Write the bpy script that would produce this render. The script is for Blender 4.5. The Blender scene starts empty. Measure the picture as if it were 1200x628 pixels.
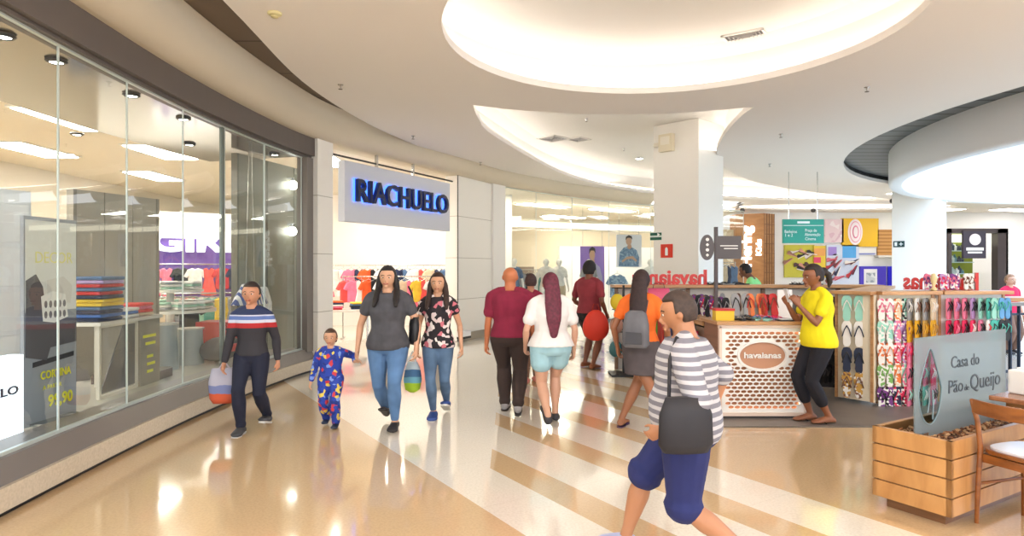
import bpy, bmesh, math, random
from mathutils import Vector, Matrix
random.seed(7)
C = bpy.context.scene.collection
PI = math.pi
F = 750.0; CX = 600.0; CY = 314.0; EYE = 1.55
V = Vector
def pt(u, v, Y): return V(((u-CX)*Y/F, Y, EYE-(v-CY)*Y/F))
def fl(u, v):
    Y = EYE*F/(v-CY); return V(((u-CX)*Y/F, Y, 0))
def zz(v, Y): return EYE-(v-CY)*Y/F
def xx(u, Y): return (u-CX)*Y/F
def lin(c):
    return tuple((x/255/12.92 if x/255 <= .04045 else ((x/255+.055)/1.055)**2.4) for x in c)+(1,)
# ---------------------------------------------------------------- materials
MC = {}
def mat(name, col, rough=.6, metal=0, emit=0, ecol=None, var=.0, vscale=8, bump=0, bscale=60, coat=0, alpha=1):
    if name in MC: return MC[name]
    m = bpy.data.materials.new(name); m.use_nodes = True
    nt = m.node_tree; b = nt.nodes['Principled BSDF']
    c = lin(col)
    b.inputs['Base Color'].default_value = c
    b.inputs['Roughness'].default_value = rough
    b.inputs['Metallic'].default_value = metal
    b.inputs['Coat Weight'].default_value = coat
    if alpha < 1: b.inputs['Alpha'].default_value = alpha
    if emit:
        b.inputs['Emission Color'].default_value = lin(ecol or col)
        b.inputs['Emission Strength'].default_value = emit
    if var or bump:
        tc = nt.nodes.new('ShaderNodeTexCoord')
    if var:
        n = nt.nodes.new('ShaderNodeTexNoise'); n.inputs['Scale'].default_value = vscale
        nt.links.new(tc.outputs['Object'], n.inputs['Vector'])
        r = nt.nodes.new('ShaderNodeValToRGB')
        r.color_ramp.elements[0].position = .3; r.color_ramp.elements[1].position = .7
        r.color_ramp.elements[0].color = tuple(x*(1-var) for x in c[:3])+(1,)
        r.color_ramp.elements[1].color = tuple(min(1, x*(1+var)) for x in c[:3])+(1,)
        nt.links.new(n.outputs['Fac'], r.inputs['Fac']); nt.links.new(r.outputs['Color'], b.inputs['Base Color'])
    if bump:
        n2 = nt.nodes.new('ShaderNodeTexNoise'); n2.inputs['Scale'].default_value = bscale
        nt.links.new(tc.outputs['Object'], n2.inputs['Vector'])
        bp = nt.nodes.new('ShaderNodeBump'); bp.inputs['Strength'].default_value = bump; bp.inputs['Distance'].default_value = .01
        nt.links.new(n2.outputs['Fac'], bp.inputs['Height']); nt.links.new(bp.outputs['Normal'], b.inputs['Normal'])
    MC[name] = m; return m
def cm(col, rough=.7, **k):
    return mat('paint_%d_%d_%d_%d' % (*col, int(rough*100)), col, rough, **k)
def mathn(nt, op, a, b=None, c=None):
    n = nt.nodes.new('ShaderNodeMath'); n.operation = op
    for i, x in enumerate((a, b, c)):
        if x is None: continue
        if isinstance(x, (int, float)): n.inputs[i].default_value = x
        else: nt.links.new(x, n.inputs[i])
    return n.outputs[0]
def bands(name, stops, axis='Z', rough=.8, var=0, wave=0):
    """constant colour zones along an object axis: stops = [(pos, col)...]"""
    if name in MC: return MC[name]
    m = bpy.data.materials.new(name); m.use_nodes = True; nt = m.node_tree; b = nt.nodes['Principled BSDF']
    tc = nt.nodes.new('ShaderNodeTexCoord'); sp = nt.nodes.new('ShaderNodeSeparateXYZ')
    nt.links.new(tc.outputs['Object'], sp.inputs[0])
    r = nt.nodes.new('ShaderNodeValToRGB'); r.color_ramp.interpolation = 'CONSTANT'
    e = r.color_ramp.elements
    lo, hi = stops[0][0], stops[-1][0]+.001
    mp = nt.nodes.new('ShaderNodeMapRange'); mp.inputs[1].default_value = lo; mp.inputs[2].default_value = hi
    src = sp.outputs[axis]
    if wave:
        nz = nt.nodes.new('ShaderNodeTexNoise'); nz.inputs['Scale'].default_value = 5
        nt.links.new(tc.outputs['Object'], nz.inputs['Vector'])
        src = mathn(nt, 'MULTIPLY_ADD', nz.outputs['Fac'], wave, src)
    nt.links.new(src, mp.inputs[0]); nt.links.new(mp.outputs[0], r.inputs['Fac'])
    for i, (p, c) in enumerate(stops):
        q = (p-lo)/(hi-lo)
        el = e[i] if i < 2 else e.new(q)
        el.position = q; el.color = lin(c)
    for i in range(len(stops)):
        e[i].position = (stops[i][0]-lo)/(hi-lo); e[i].color = lin(stops[i][1])
    nt.links.new(r.outputs['Color'], b.inputs['Base Color']); b.inputs['Roughness'].default_value = rough
    MC[name] = m; return m
def stripes(name, c1, c2, scale, axis='Z', rough=.8, duty=.5, distort=.0):
    if name in MC: return MC[name]
    m = bpy.data.materials.new(name); m.use_nodes = True; nt = m.node_tree; b = nt.nodes['Principled BSDF']
    tc = nt.nodes.new('ShaderNodeTexCoord'); sp = nt.nodes.new('ShaderNodeSeparateXYZ'); nt.links.new(tc.outputs['Object'], sp.inputs[0])
    s = sp.outputs[axis]
    if distort:
        nz = nt.nodes.new('ShaderNodeTexNoise'); nz.inputs['Scale'].default_value = 3; nt.links.new(tc.outputs['Object'], nz.inputs['Vector'])
        s = mathn(nt, 'MULTIPLY_ADD', nz.outputs['Fac'], distort, s)
    f = mathn(nt, 'FRACT', mathn(nt, 'MULTIPLY', s, scale)); g = mathn(nt, 'LESS_THAN', f, duty)
    mx = nt.nodes.new('ShaderNodeMix'); mx.data_type = 'RGBA'
    mx.inputs[6].default_value = lin(c2); mx.inputs[7].default_value = lin(c1)
    nt.links.new(g, mx.inputs[0]); nt.links.new(mx.outputs[2], b.inputs['Base Color']); b.inputs['Roughness'].default_value = rough
    MC[name] = m; return m
def spots(name, cols, scale, rough=.8, mode='CELL'):
    """blotchy print: voronoi cells through a constant ramp"""
    if name in MC: return MC[name]
    m = bpy.data.materials.new(name); m.use_nodes = True; nt = m.node_tree; b = nt.nodes['Principled BSDF']
    tc = nt.nodes.new('ShaderNodeTexCoord'); vo = nt.nodes.new('ShaderNodeTexVoronoi'); vo.inputs['Scale'].default_value = scale
    nt.links.new(tc.outputs['Object'], vo.inputs['Vector'])
    r = nt.nodes.new('ShaderNodeValToRGB'); r.color_ramp.interpolation = 'CONSTANT'; e = r.color_ramp.elements
    for i, (p, c) in enumerate(cols):
        if i >= 2: e.new(p)
    for i, (p, c) in enumerate(cols): e[i].position = p; e[i].color = lin(c)
    if mode == 'CELL':
        sc = nt.nodes.new('ShaderNodeSeparateColor'); nt.links.new(vo.outputs['Color'], sc.inputs[0]); nt.links.new(sc.outputs[0], r.inputs['Fac'])
    else: nt.links.new(vo.outputs['Distance'], r.inputs['Fac'])
    nt.links.new(r.outputs['Color'], b.inputs['Base Color']); b.inputs['Roughness'].default_value = rough
    MC[name] = m; return m
def wood(name, c1, c2, scale=(2, 2, 18), rough=.35, axis_rot=None):
    if name in MC: return MC[name]
    m = bpy.data.materials.new(name); m.use_nodes = True; nt = m.node_tree; b = nt.nodes['Principled BSDF']
    tc = nt.nodes.new('ShaderNodeTexCoord'); mp = nt.nodes.new('ShaderNodeMapping'); mp.inputs['Scale'].default_value = scale
    nt.links.new(tc.outputs['Object'], mp.inputs[0])
    n = nt.nodes.new('ShaderNodeTexNoise'); n.inputs['Scale'].default_value = 2.0; n.inputs['Detail'].default_value = 6; n.inputs['Distortion'].default_value = .6
    nt.links.new(mp.outputs[0], n.inputs['Vector'])
    r = nt.nodes.new('ShaderNodeValToRGB'); r.color_ramp.elements[0].position = .3; r.color_ramp.elements[1].position = .7
    r.color_ramp.elements[0].color = lin(c1); r.color_ramp.elements[1].color = lin(c2)
    nt.links.new(n.outputs['Fac'], r.inputs['Fac']); nt.links.new(r.outputs['Color'], b.inputs['Base Color']); b.inputs['Roughness'].default_value = rough
    MC[name] = m; return m
def glassmat(name, tint, ior=1.5, frost=0, fcol=None, boost=1.0):
    """thin architectural glass: transparent straight through plus a fresnel reflection"""
    if name in MC: return MC[name]
    m = bpy.data.materials.new(name); m.use_nodes = True; nt = m.node_tree
    for n in list(nt.nodes): nt.nodes.remove(n)
    out = nt.nodes.new('ShaderNodeOutputMaterial')
    tr = nt.nodes.new('ShaderNodeBsdfTransparent'); tr.inputs[0].default_value = lin(tint)
    gl = nt.nodes.new('ShaderNodeBsdfGlossy'); gl.inputs['Roughness'].default_value = .0; gl.inputs['Color'].default_value = (1, 1, 1, 1)
    ge = nt.nodes.new('ShaderNodeNewGeometry'); dp_ = nt.nodes.new('ShaderNodeVectorMath'); dp_.operation = 'DOT_PRODUCT'
    nt.links.new(ge.outputs['Normal'], dp_.inputs[0]); nt.links.new(ge.outputs['Incoming'], dp_.inputs[1])
    co_ = mathn(nt, 'ABSOLUTE', dp_.outputs['Value'])
    sch = mathn(nt, 'MULTIPLY_ADD', mathn(nt, 'POWER', mathn(nt, 'SUBTRACT', 1.0, co_), 5.0), .96, .04)
    mx = nt.nodes.new('ShaderNodeMixShader')
    fac = mathn(nt, 'MULTIPLY', sch, boost)
    fac = mathn(nt, 'MINIMUM', fac, 1.0)
    nt.links.new(fac, mx.inputs[0]); nt.links.new(tr.outputs[0], mx.inputs[1]); nt.links.new(gl.outputs[0], mx.inputs[2])
    last = mx.outputs[0]
    if frost:
        df = nt.nodes.new('ShaderNodeBsdfTranslucent'); df.inputs[0].default_value = lin(fcol)
        d2 = nt.nodes.new('ShaderNodeBsdfDiffuse'); d2.inputs[0].default_value = lin(fcol)
        a = nt.nodes.new('ShaderNodeMixShader'); a.inputs[0].default_value = .5
        nt.links.new(df.outputs[0], a.inputs[1]); nt.links.new(d2.outputs[0], a.inputs[2])
        m2 = nt.nodes.new('ShaderNodeMixShader'); m2.inputs[0].default_value = frost
        nt.links.new(last, m2.inputs[1]); nt.links.new(a.outputs[0], m2.inputs[2]); last = m2.outputs[0]
    nt.links.new(last, out.inputs[0]); MC[name] = m; return m
# ---------------------------------------------------------------- mesh builder
class MB:
    def __init__(s): s.v = []; s.f = []; s.mi = []; s.cur = 0
    def add(s, vs, fs):
        o = len(s.v); s.v += [tuple(p) for p in vs]; s.f += [tuple(i+o for i in f) for f in fs]; s.mi += [s.cur]*len(fs)
    def box(s, c, d, rz=0, rx=0, ry=0):
        M = Matrix.Translation(V(c)) @ Matrix.Rotation(rz, 4, 'Z') @ Matrix.Rotation(ry, 4, 'Y') @ Matrix.Rotation(rx, 4, 'X')
        x, y, z = d[0]/2, d[1]/2, d[2]/2
        vs = [M @ V(p) for p in ((-x,-y,-z),(x,-y,-z),(x,y,-z),(-x,y,-z),(-x,-y,z),(x,-y,z),(x,y,z),(-x,y,z))]
        s.add(vs, [(0,3,2,1),(4,5,6,7),(0,1,5,4),(1,2,6,5),(2,3,7,6),(3,0,4,7)]); return s
    def bar(s, a, b, w, d, up=V((0,0,1))):
        """box beam from a to b"""
        a = V(a); b = V(b); t = (b-a).normalized()
        sx = t.cross(up); sx = sx.normalized() if sx.length > 1e-4 else V((1,0,0)); sy = sx.cross(t).normalized()
        vs = [p + sx*i*w/2 + sy*j*d/2 for p in (a, b) for i, j in ((-1,-1),(1,-1),(1,1),(-1,1))]
        s.add(vs, [(0,1,2,3),(7,6,5,4),(0,4,5,1),(1,5,6,2),(2,6,7,3),(3,7,4,0)]); return s
    def rings(s, rs, cap=True):
        n = len(rs[0]); vs = [p for r in rs for p in r]; fs = []
        for k in range(len(rs)-1):
            for i in range(n):
                j = (i+1) % n; fs.append((k*n+i, k*n+j, (k+1)*n+j, (k+1)*n+i))
        if cap: fs.append(tuple(range(n-1, -1, -1))); fs.append(tuple((len(rs)-1)*n+i for i in range(n)))
        s.add(vs, fs); return s
    def tube(s, pts, rad, n=10, flat=1.0, side=None, caps=True):
        """round (or flattened) tube through pts; rad number or list"""
        pts = [V(p) for p in pts]; R = rad if isinstance(rad, (list, tuple)) else [rad]*len(pts)
        rs = []; prev = None
        for i, p in enumerate(pts):
            t = (pts[min(i+1, len(pts)-1)] - pts[max(i-1, 0)])
            t = t.normalized() if t.length > 1e-6 else V((0,0,1))
            if side is not None: a = V(side) - t*t.dot(V(side))
            elif prev is not None: a = prev - t*t.dot(prev)
            else: a = V((1,0,0)) - t*t.x if abs(t.x) < .9 else V((0,1,0)) - t*t.y
            a = a.normalized(); prev = a; b = t.cross(a)
            rs.append([p + a*math.cos(2*PI*k/n)*R[i] + b*math.sin(2*PI*k/n)*R[i]*flat for k in range(n)])
        if caps:   # rounded ends
            t0 = (pts[1]-pts[0]).normalized(); t1 = (pts[-1]-pts[-2]).normalized()
            def sh(ring, c, f, off): return [c + (q-c)*f + off for q in ring]
            rs = [sh(rs[0], pts[0], .5, -t0*R[0]*.8), sh(rs[0], pts[0], .85, -t0*R[0]*.45)] + rs + [sh(rs[-1], pts[-1], .85, t1*R[-1]*.45), sh(rs[-1], pts[-1], .5, t1*R[-1]*.8)]
        return s.rings(rs)
    def cyl(s, c, r, h, n=24, r2=None):
        r2 = r if r2 is None else r2; c = V(c)
        rs = [[c+V((math.cos(2*PI*k/n)*q, math.sin(2*PI*k/n)*q, z)) for k in range(n)] for q, z in ((r, 0), (r2, h))]
        return s.rings(rs)
    def lathe(s, c, prof, n=24):
        c = V(c); rs = [[c+V((math.cos(2*PI*k/n)*r, math.sin(2*PI*k/n)*r, z)) for k in range(n)] for r, z in prof]
        return s.rings(rs)
    def ell(s, c, r, n=16, m=10, M=None, fn=None):
        c = V(c); rs = []
        for j in range(1, m):
            th = PI*j/m; ring = []
            for k in range(n):
                ph = 2*PI*k/n; d = V((math.sin(th)*math.cos(ph), math.sin(th)*math.sin(ph), -math.cos(th)))
                q = V((d.x*r[0], d.y*r[1], d.z*r[2]))
                if fn: q = fn(d, q)
                ring.append(c + (M @ q if M else q))
            rs.append(ring)
        return s.rings(rs)
    def prism(s, poly, z0, z1):
        n = len(poly); vs = [(x, y, z0) for x, y in poly] + [(x, y, z1) for x, y in poly]
        s.add(vs, [tuple(range(n-1, -1, -1)), tuple(range(n, 2*n))] + [(i, (i+1) % n, n+(i+1) % n, n+i) for i in range(n)]); return s
    def slab(s, poly, o, ax, ay, t):
        """polygon drawn in the plane o+x*ax+y*ay, thickness t along ax x ay"""
        o = V(o); ax = V(ax); ay = V(ay); nn = ax.cross(ay).normalized()*t; n = len(poly)
        vs = [o+ax*x+ay*y for x, y in poly]; vs += [p+nn for p in vs]
        s.add(vs, [tuple(range(n-1, -1, -1)), tuple(range(n, 2*n))] + [(i, (i+1) % n, n+(i+1) % n, n+i) for i in range(n)]); return s
    def mesh(s, name, mats):
        me = bpy.data.meshes.new(name); me.from_pydata(s.v, [], s.f)
        ms = mats if isinstance(mats, (list, tuple)) else [mats]
        for m in ms: me.materials.append(m)
        if len(ms) > 1: me.polygons.foreach_set('material_index', s.mi)
        bm = bmesh.new(); bm.from_mesh(me); bmesh.ops.recalc_face_normals(bm, faces=bm.faces); bm.to_mesh(me); bm.free()
        me.update(); return me
    def build(s, name, mats, parent=None, smooth=False, bevel=0, loc=None):
        me = s.mesh(name, mats); o = bpy.data.objects.new(name, me); C.objects.link(o)
        if parent: o.parent = parent
        if loc is not None: o.location = loc
        if smooth:
            me.polygons.foreach_set('use_smooth', [True]*len(me.polygons))
            if smooth == 'auto':
                md = o.modifiers.new('edge_split', 'EDGE_SPLIT'); md.split_angle = math.radians(40)
        if bevel:
            md = o.modifiers.new('bevel', 'BEVEL'); md.width = bevel; md.segments = 2; md.limit_method = 'ANGLE'
        return o
def remesh(mb, name, m, parent, vox=.009, it=4, fac=.5):
    me = mb.mesh(name+'_raw', m); o = bpy.data.objects.new(name+'_tmp', me); C.objects.link(o)
    r = o.modifiers.new('r', 'REMESH'); r.mode = 'VOXEL'; r.voxel_size = vox; r.use_smooth_shade = True
    if it:
        q = o.modifiers.new('s', 'SMOOTH'); q.factor = fac; q.iterations = it
    dg = bpy.context.evaluated_depsgraph_get(); dg.update()
    me2 = bpy.data.meshes.new_from_object(o.evaluated_get(dg)); me2.name = name
    bpy.data.objects.remove(o); bpy.data.meshes.remove(me)
    me2.materials.clear(); me2.materials.append(m)
    me2.polygons.foreach_set('use_smooth', [True]*len(me2.polygons))
    o2 = bpy.data.objects.new(name, me2); C.objects.link(o2)
    if parent: o2.parent = parent
    return o2
def tag(o, label, cat, group=None, kind=None):
    if label: o['label'] = label
    if cat: o['category'] = cat
    if group: o['group'] = group
    if kind: o['kind'] = kind
    return o
def thing(name, label, cat, loc=(0,0,0), rz=0, group=None):
    o = bpy.data.objects.new(name, None); C.objects.link(o); o.empty_display_size = .1
    o.location = loc; o.rotation_euler = (0, 0, rz); return tag(o, label, cat, group)
def struct(o): o['kind'] = 'structure'; return o
def dup(root, loc, rz, label, group=None, mats=None):
    r = root.copy(); C.objects.link(r); r.location = loc; r.rotation_euler = (0, 0, rz)
    r['label'] = label
    if group: r['group'] = group
    for ch in list(root.children):
        c = ch.copy(); C.objects.link(c); c.parent = r
        base = ch.name.split('.')[0]
        if mats and base in mats:
            for i in range(len(c.material_slots)):
                c.material_slots[i].link = 'OBJECT'; c.material_slots[i].material = mats[base]
        for g in ch.children:
            d = g.copy(); C.objects.link(d); d.parent = c
            gb = g.name.split('.')[0]
            if mats and gb in mats:
                for i in range(len(d.material_slots)):
                    d.material_slots[i].link = 'OBJECT'; d.material_slots[i].material = mats[gb]
    return r
def plate(name, polys, z0, z1, m, parent=None, M=None):
    """flat plate with holes (first polygon outer, the rest holes)"""
    cu = bpy.data.curves.new(name, 'CURVE'); cu.dimensions = '2D'; cu.fill_mode = 'BOTH'; cu.extrude = (z1-z0)/2
    for poly in polys:
        sp = cu.splines.new('POLY'); sp.points.add(len(poly)-1)
        for i, (x, y) in enumerate(poly): sp.points[i].co = (x, y, 0, 1)
        sp.use_cyclic_u = True
    o = bpy.data.objects.new(name+'_tmp', cu); C.objects.link(o)
    dg = bpy.context.evaluated_depsgraph_get(); dg.update()
    me = bpy.data.meshes.new_from_object(o.evaluated_get(dg)); bpy.data.objects.remove(o); me.name = name
    me.materials.clear(); me.materials.append(m)
    me.transform(Matrix.Translation((0, 0, (z0+z1)/2)))
    if M is not None: me.transform(M)
    o = bpy.data.objects.new(name, me); C.objects.link(o)
    if parent: o.parent = parent
    return o
def text(s, name, size, depth, m, M, parent=None, bold=0.0, align='CENTER', width=None, shear=0, space=1.0):
    """M places the text plane: local x along writing, y up, z out of the face"""
    cu = bpy.data.curves.new(name, 'FONT'); cu.body = s; cu.size = size; cu.extrude = depth/2; cu.offset = bold; cu.align_x = align; cu.align_y = 'CENTER'
    cu.shear = shear; cu.space_character = space; cu.resolution_u = 3
    o = bpy.data.objects.new(name+'_tmp', cu); C.objects.link(o)
    dg = bpy.context.evaluated_depsgraph_get(); dg.update()
    me = bpy.data.meshes.new_from_object(o.evaluated_get(dg)); bpy.data.objects.remove(o); me.name = name
    me.materials.clear(); me.materials.append(m)
    if width and len(me.vertices):
        xs = [v.co.x for v in me.vertices]; k = width/(max(xs)-min(xs)); me.transform(Matrix.Diagonal((k, 1, 1, 1)))
    me.transform(M)
    o = bpy.data.objects.new(name, me); C.objects.link(o)
    if parent: o.parent = parent
    return o
def frame(o, ax, ay=(0,0,1)):
    ax = V(ax).normalized(); ay = V(ay).normalized(); az = ax.cross(ay)
    return Matrix(((ax.x, ay.x, az.x, o[0]), (ax.y, ay.y, az.y, o[1]), (ax.z, ay.z, az.z, o[2]), (0, 0, 0, 1)))
def spline(P, n=8):
    P = [V(p) for p in P]; out = []
    Q = [P[0]*2-P[1]] + P + [P[-1]*2-P[-2]]
    for i in range(1, len(Q)-2):
        for k in range(n):
            t = k/n; a, b, c, d = Q[i-1], Q[i], Q[i+1], Q[i+2]
            out.append(.5*((2*b)+(c-a)*t+(2*a-5*b+4*c-d)*t*t+(3*b-a-3*c+d)*t**3))
    out.append(P[-1]); return out
def offs(poly, d, closed=True):
    n = len(poly); out = []
    for i in range(n):
        if closed: a, b = poly[i-1], poly[(i+1) % n]
        else: a, b = poly[max(i-1, 0)], poly[min(i+1, n-1)]
        t = V((b[0]-a[0], b[1]-a[1])).normalized(); out.append((poly[i][0]+t.y*d, poly[i][1]-t.x*d))
    return out
def circ(cx, cy, r, n=64, a0=0, a1=2*PI): return [(cx+r*math.cos(a0+(a1-a0)*k/n), cy+r*math.sin(a0+(a1-a0)*k/n)) for k in range(n)]
# ================================================================ people
def ik(a, b, l1, l2, pole):
    a = V(a); b = V(b); d = b-a; L = min(d.length, (l1+l2)*.999); dn = d.normalized()
    x = (l1*l1-l2*l2+L*L)/(2*L); h = math.sqrt(max(l1*l1-x*x, 0))
    p = V(pole)-dn*dn.dot(V(pole)); p = p.normalized() if p.length > 1e-5 else V((0,-1,0))
    return a+dn*x+p*h, a+dn*L
def torso_sections(H, w, dp, P, lean, female, infl, lo, hi, belly=0, twist=0):
    T = [(.46,.058,.05),(.485,.092,.066),(.52,.101,.072),(.56,.094,.066),(.615,.080,.056),(.66,.083,.058),(.72,.094,.066),(.765,.100,.064),(.795,.098,.055),(.815,.078,.045),(.83,.052,.038)]
    if female: T = [(.46,.06,.052),(.485,.098,.068),(.52,.104,.074),(.56,.094,.066),(.615,.074,.054),(.66,.077,.057),(.72,.088,.072),(.765,.088,.060),(.79,.088,.050),(.812,.072,.043),(.83,.046,.036)]
    out = []
    for z, a, b in T:
        if z < lo-1e-6 or z > hi+1e-6: continue
        f = (z-.52)/.3; cz = (z-.53)*H
        bb = b*dp + (belly*math.exp(-((z-.6)/.06)**2))
        c = P + V((lean[0]*f, lean[1]*f - belly*.4*H*math.exp(-((z-.6)/.06)**2), cz))
        rx = a*w*H+infl; ry = bb*H+infl
        out.append([c+V((math.cos(2*PI*k/20)*rx, math.sin(2*PI*k/20)*ry, 0)) for k in range(20)])
    return out
def foot_mb(mb, an, H, yaw, pitch, infl=0, sole=False, bare=False):
    """foot pointing to -Y turned by yaw; an = ankle"""
    R = Matrix.Rotation(yaw, 3, 'Z') @ Matrix.Rotation(pitch, 3, 'X')
    L = .15*H; w = .026*H+infl
    secs = [(.048*H*.9, .35, .022, .0),(.03*H, .85, .04, 0),(0, 1, .046, 0),(-.04*H, 1.02, .038, 0),(-.075*H, 1.22, .026, 0),(-.095*H, 1.15, .02, 0),(-.108*H, .6, .014, 0)]
    rs = []
    for y, wf, hh, _ in secs:
        top = hh*H+infl; hw = w*wf; z0 = -.04*H-infl*.5; zt = z0+top+infl*.5
        if bare and wf == .6: pass
        zc = (z0+zt)/2; rz = (zt-z0)/2
        ring = []
        for k in range(14):
            a = 2*PI*k/14; cx = math.cos(a); sz = math.sin(a)
            sz2 = max(sz, -.75)  # flat sole
            ring.append(V(an)+R @ V((cx*hw, y*1.02-.0*H, zc+rz*sz2)))
        rs.append(ring)
    mb.rings(rs)
def hand_mb(mb, wr, d, s, n, H, curl=.45, point=None):
    """palm and five fingers; d = forearm direction, s = towards thumb side, n = palm normal"""
    d = V(d).normalized(); s = (V(s)-d*d.dot(V(s))).normalized(); n = V(n)-d*d.dot(V(n))-s*s.dot(V(n)); n = n.normalized()
    pl = .052*H; pw = .022*H
    rs = []
    for t, wf, th in ((-.15,.55,.012),(.15,.8,.0135),(.55,1,.013),(1,.98,.0105)):
        c = V(wr)+d*pl*t
        rs.append([c+s*math.cos(2*PI*k/12)*pw*wf+n*math.sin(2*PI*k/12)*th*H for k in range(12)])
    mb.rings(rs)
    L = [.040,.045,.041,.032]
    for i in range(4):
        b = V(wr)+d*pl*.9+s*pw*(.78-.52*i)
        c1 = math.radians(18+curl*40); c2 = math.radians(35+curl*75)
        d1 = d*math.cos(c1)+n*math.sin(c1); d2 = d*math.cos(c2)+n*math.sin(c2)
        l = L[i]*H; r = .0052*H
        mb.tube([b, b+d1*l*.5, b+d1*l*.5+d2*l*.28, b+d1*l*.5+d2*l*.5], [r*1.1, r, r*.92, r*.8], n=8)
    b = V(wr)+d*pl*.25+s*pw*.8
    td = (d*.75+s*.55+n*.35).normalized()
    mb.tube([b, b+td*.026*H, b+td*.026*H+(d*.9+n*.45).normalized()*.02*H], [.0068*H, .006*H, .005*H], n=8)
def limb(mb, a, k, b, R, n=12, e0=0, e1=1):
    """two-segment limb with profile R = list of (t, radius), t 0..1 to the joint, 1..2 below it; drawn between e0 and e1*2"""
    pts = []; rr = []
    for t, r in R:
        p = a.lerp(k, t) if t <= 1 else k.lerp(b, t-1)
        pts.append(p); rr.append(r)
    mb.tube(pts, rr, n=n)
def person(label, loc, rz, H=1.65, w=1.0, dp=1.0, female=False, feet=None, hands=None, lean=(0,0), sway=(0,0), drop=.012, head=0, nod=0,
           skin=(190,140,110), hair=(30,22,20), hairstyle='short', top=None, bottom=None, shoes=None, belly=0, cap=None, kneepole=None, elbow=None, headless=False,
           child=1.0, name='person', category='person', extra=None, armcurl=(.45,.45), vox=.0085, handdir=None, footpitch=(0,0), footyaw=(0,0)):
    root = thing(name, label, category, loc, rz)
    hs = child  # head scale
    P = V((sway[0], sway[1], .53*H-drop*H))
    S = mat('skin_%d_%d_%d' % skin, skin, .5, bump=.05, bscale=90)
    l1 = .247*H; l2 = .25*H
    feet = feet or [(-.055*H, 0, 0), (.055*H, 0, 0)]
    ank = [V(f)+V((0, 0, .042*H+(.010 if shoes and shoes.get('sandal') else .003))) for f in feet]
    hips = [P+V((sx*.052*H*w, 0, -.015*H)) for sx in (-1, 1)]
    kn = []; an = []
    for i in range(2):
        kp = (kneepole[i] if kneepole else (0, -1, 0))
        k, e = ik(hips[i], ank[i], l1, l2, kp); kn.append(k); an.append(e)
    def tor(z, x=0, y=0):
        f = (z-.52)/.3; return P+V((lean[0]*f+x, lean[1]*f+y, (z-.53)*H))
    sh = [tor(.787, sx*.104*H*(w*.75+.25)*(.93 if female else 1)) for sx in (-1, 1)]
    hands = hands or [(-.16*H*w, -.03*H, .47*H), (.16*H*w, -.03*H, .47*H)]
    el = []; wr = []
    for i, sx in enumerate((-1, 1)):
        ep = elbow[i] if elbow else (sx*.5, 1, -.2)
        k, e = ik(sh[i], hands[i], .172*H, .15*H, ep); el.append(k); wr.append(e)
    aw = .93 if female else 1.0
    aw *= (w*.5+.5)
    legR = [(0,.056),(.3,.052),(.6,.043),(.9,.034),(1,.032),(1.12,.031),(1.35,.034),(1.6,.027),(1.85,.0195),(2,.0195)]
    armR = [(0,.028),(.12,.029),(.45,.0265),(.85,.0215),(1,.0205),(1.2,.0215),(1.5,.0185),(1.85,.0145),(2,.0145)]
    lw = (w*.6+.4)
    b = MB()
    b.rings(torso_sections(H, w, dp, P, lean, female, 0, .46, .83, belly))
    for i in range(2):
        limb(b, hips[i], kn[i], an[i], [(t, r*H*lw) for t, r in legR])
        foot_mb(b, an[i], H, footyaw[i], footpitch[i])
        limb(b, sh[i], el[i], wr[i], [(t, r*H*aw) for t, r in armR])
        d = (wr[i]-el[i]).normalized(); sx = (-1, 1)[i]
        if handdir and handdir[i]: hd, ss, nn = handdir[i]
        else: hd, ss, nn = d, V((0, -1, 0)) if abs(d.y) < .8 else V((0, 0, 1)), V((-sx, 0, 0))
        hand_mb(b, wr[i], hd, ss, nn, H, curl=armcurl[i])
    nb = tor(.82); hc = tor(.921)+V((lean[0]*.12, lean[1]*.15-.012*H, .0))
    if nod: hc = hc+V((0, -math.sin(nod)*.05*H, -abs(math.sin(nod))*.012*H))
    HR = Matrix.Rotation(head, 3, 'Z') @ Matrix.Rotation(nod, 3, 'X')
    hx, hy, hz = .0485*H*hs, .0575*H*hs, .0645*H*hs
    hc = hc+V((0, 0, .066*H*(hs-1)))
    neck_top = hc+HR @ V((0, .008*H, -.03*H))
    b.tube([nb, nb.lerp(neck_top, .5), neck_top], [.038*H*aw, .0335*H*aw, .033*H*aw], n=12)
    for sx in (-1, 1): b.tube([tor(.84, sx*.018*H), tor(.818, sx*.05*H*w), tor(.797, sx*.086*H*w)], [.022*H, .025*H*aw, .024*H*aw], n=10)
    def hf(d, q):
        if d.z < 0:
            k = 1-.28*(-d.z)**1.5; q = V((q.x*k, q.y*(1-.1*(-d.z)), q.z))
            if d.y < 0: q.y -= .006*H*hs*(-d.z)*(1-abs(d.x))
        else:
            k = 1+.10*4*(d.z*(1-d.z)); q = V((q.x*k, q.y*k*(1.04 if d.y > 0 else 1), q.z))
        return HR @ q
    b.ell(hc, (hx, hy, hz), 24, 18, fn=hf)
    def hp(x, y, z): return hc+HR @ V((x*hx, y*hy, z*hz))
    b.tube([hp(0, -.93, .12), hp(0, -1.06, -.1), hp(0, -1.2, -.28), hp(0, -1.02, -.36)], [.004*H, .0055*H, .0075*H, .006*H], n=8)
    b.ell(hp(0, -.94, -.8), (.014*H, .009*H, .010*H), 10, 8)
    b.tube([hp(-.27, -.99, -.54), hp(0, -1.06, -.53), hp(.27, -.99, -.54)], [.004*H, .0058*H, .004*H], n=6)
    for sx in (-1, 1):
        b.ell(hp(sx*1.02, .08, -.08), (.007*H*hs, .012*H*hs, .017*H*hs), 10, 8, M=HR)
    remesh(b, 'body', S, root, vox=vox*H/1.65, it=3)
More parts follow.
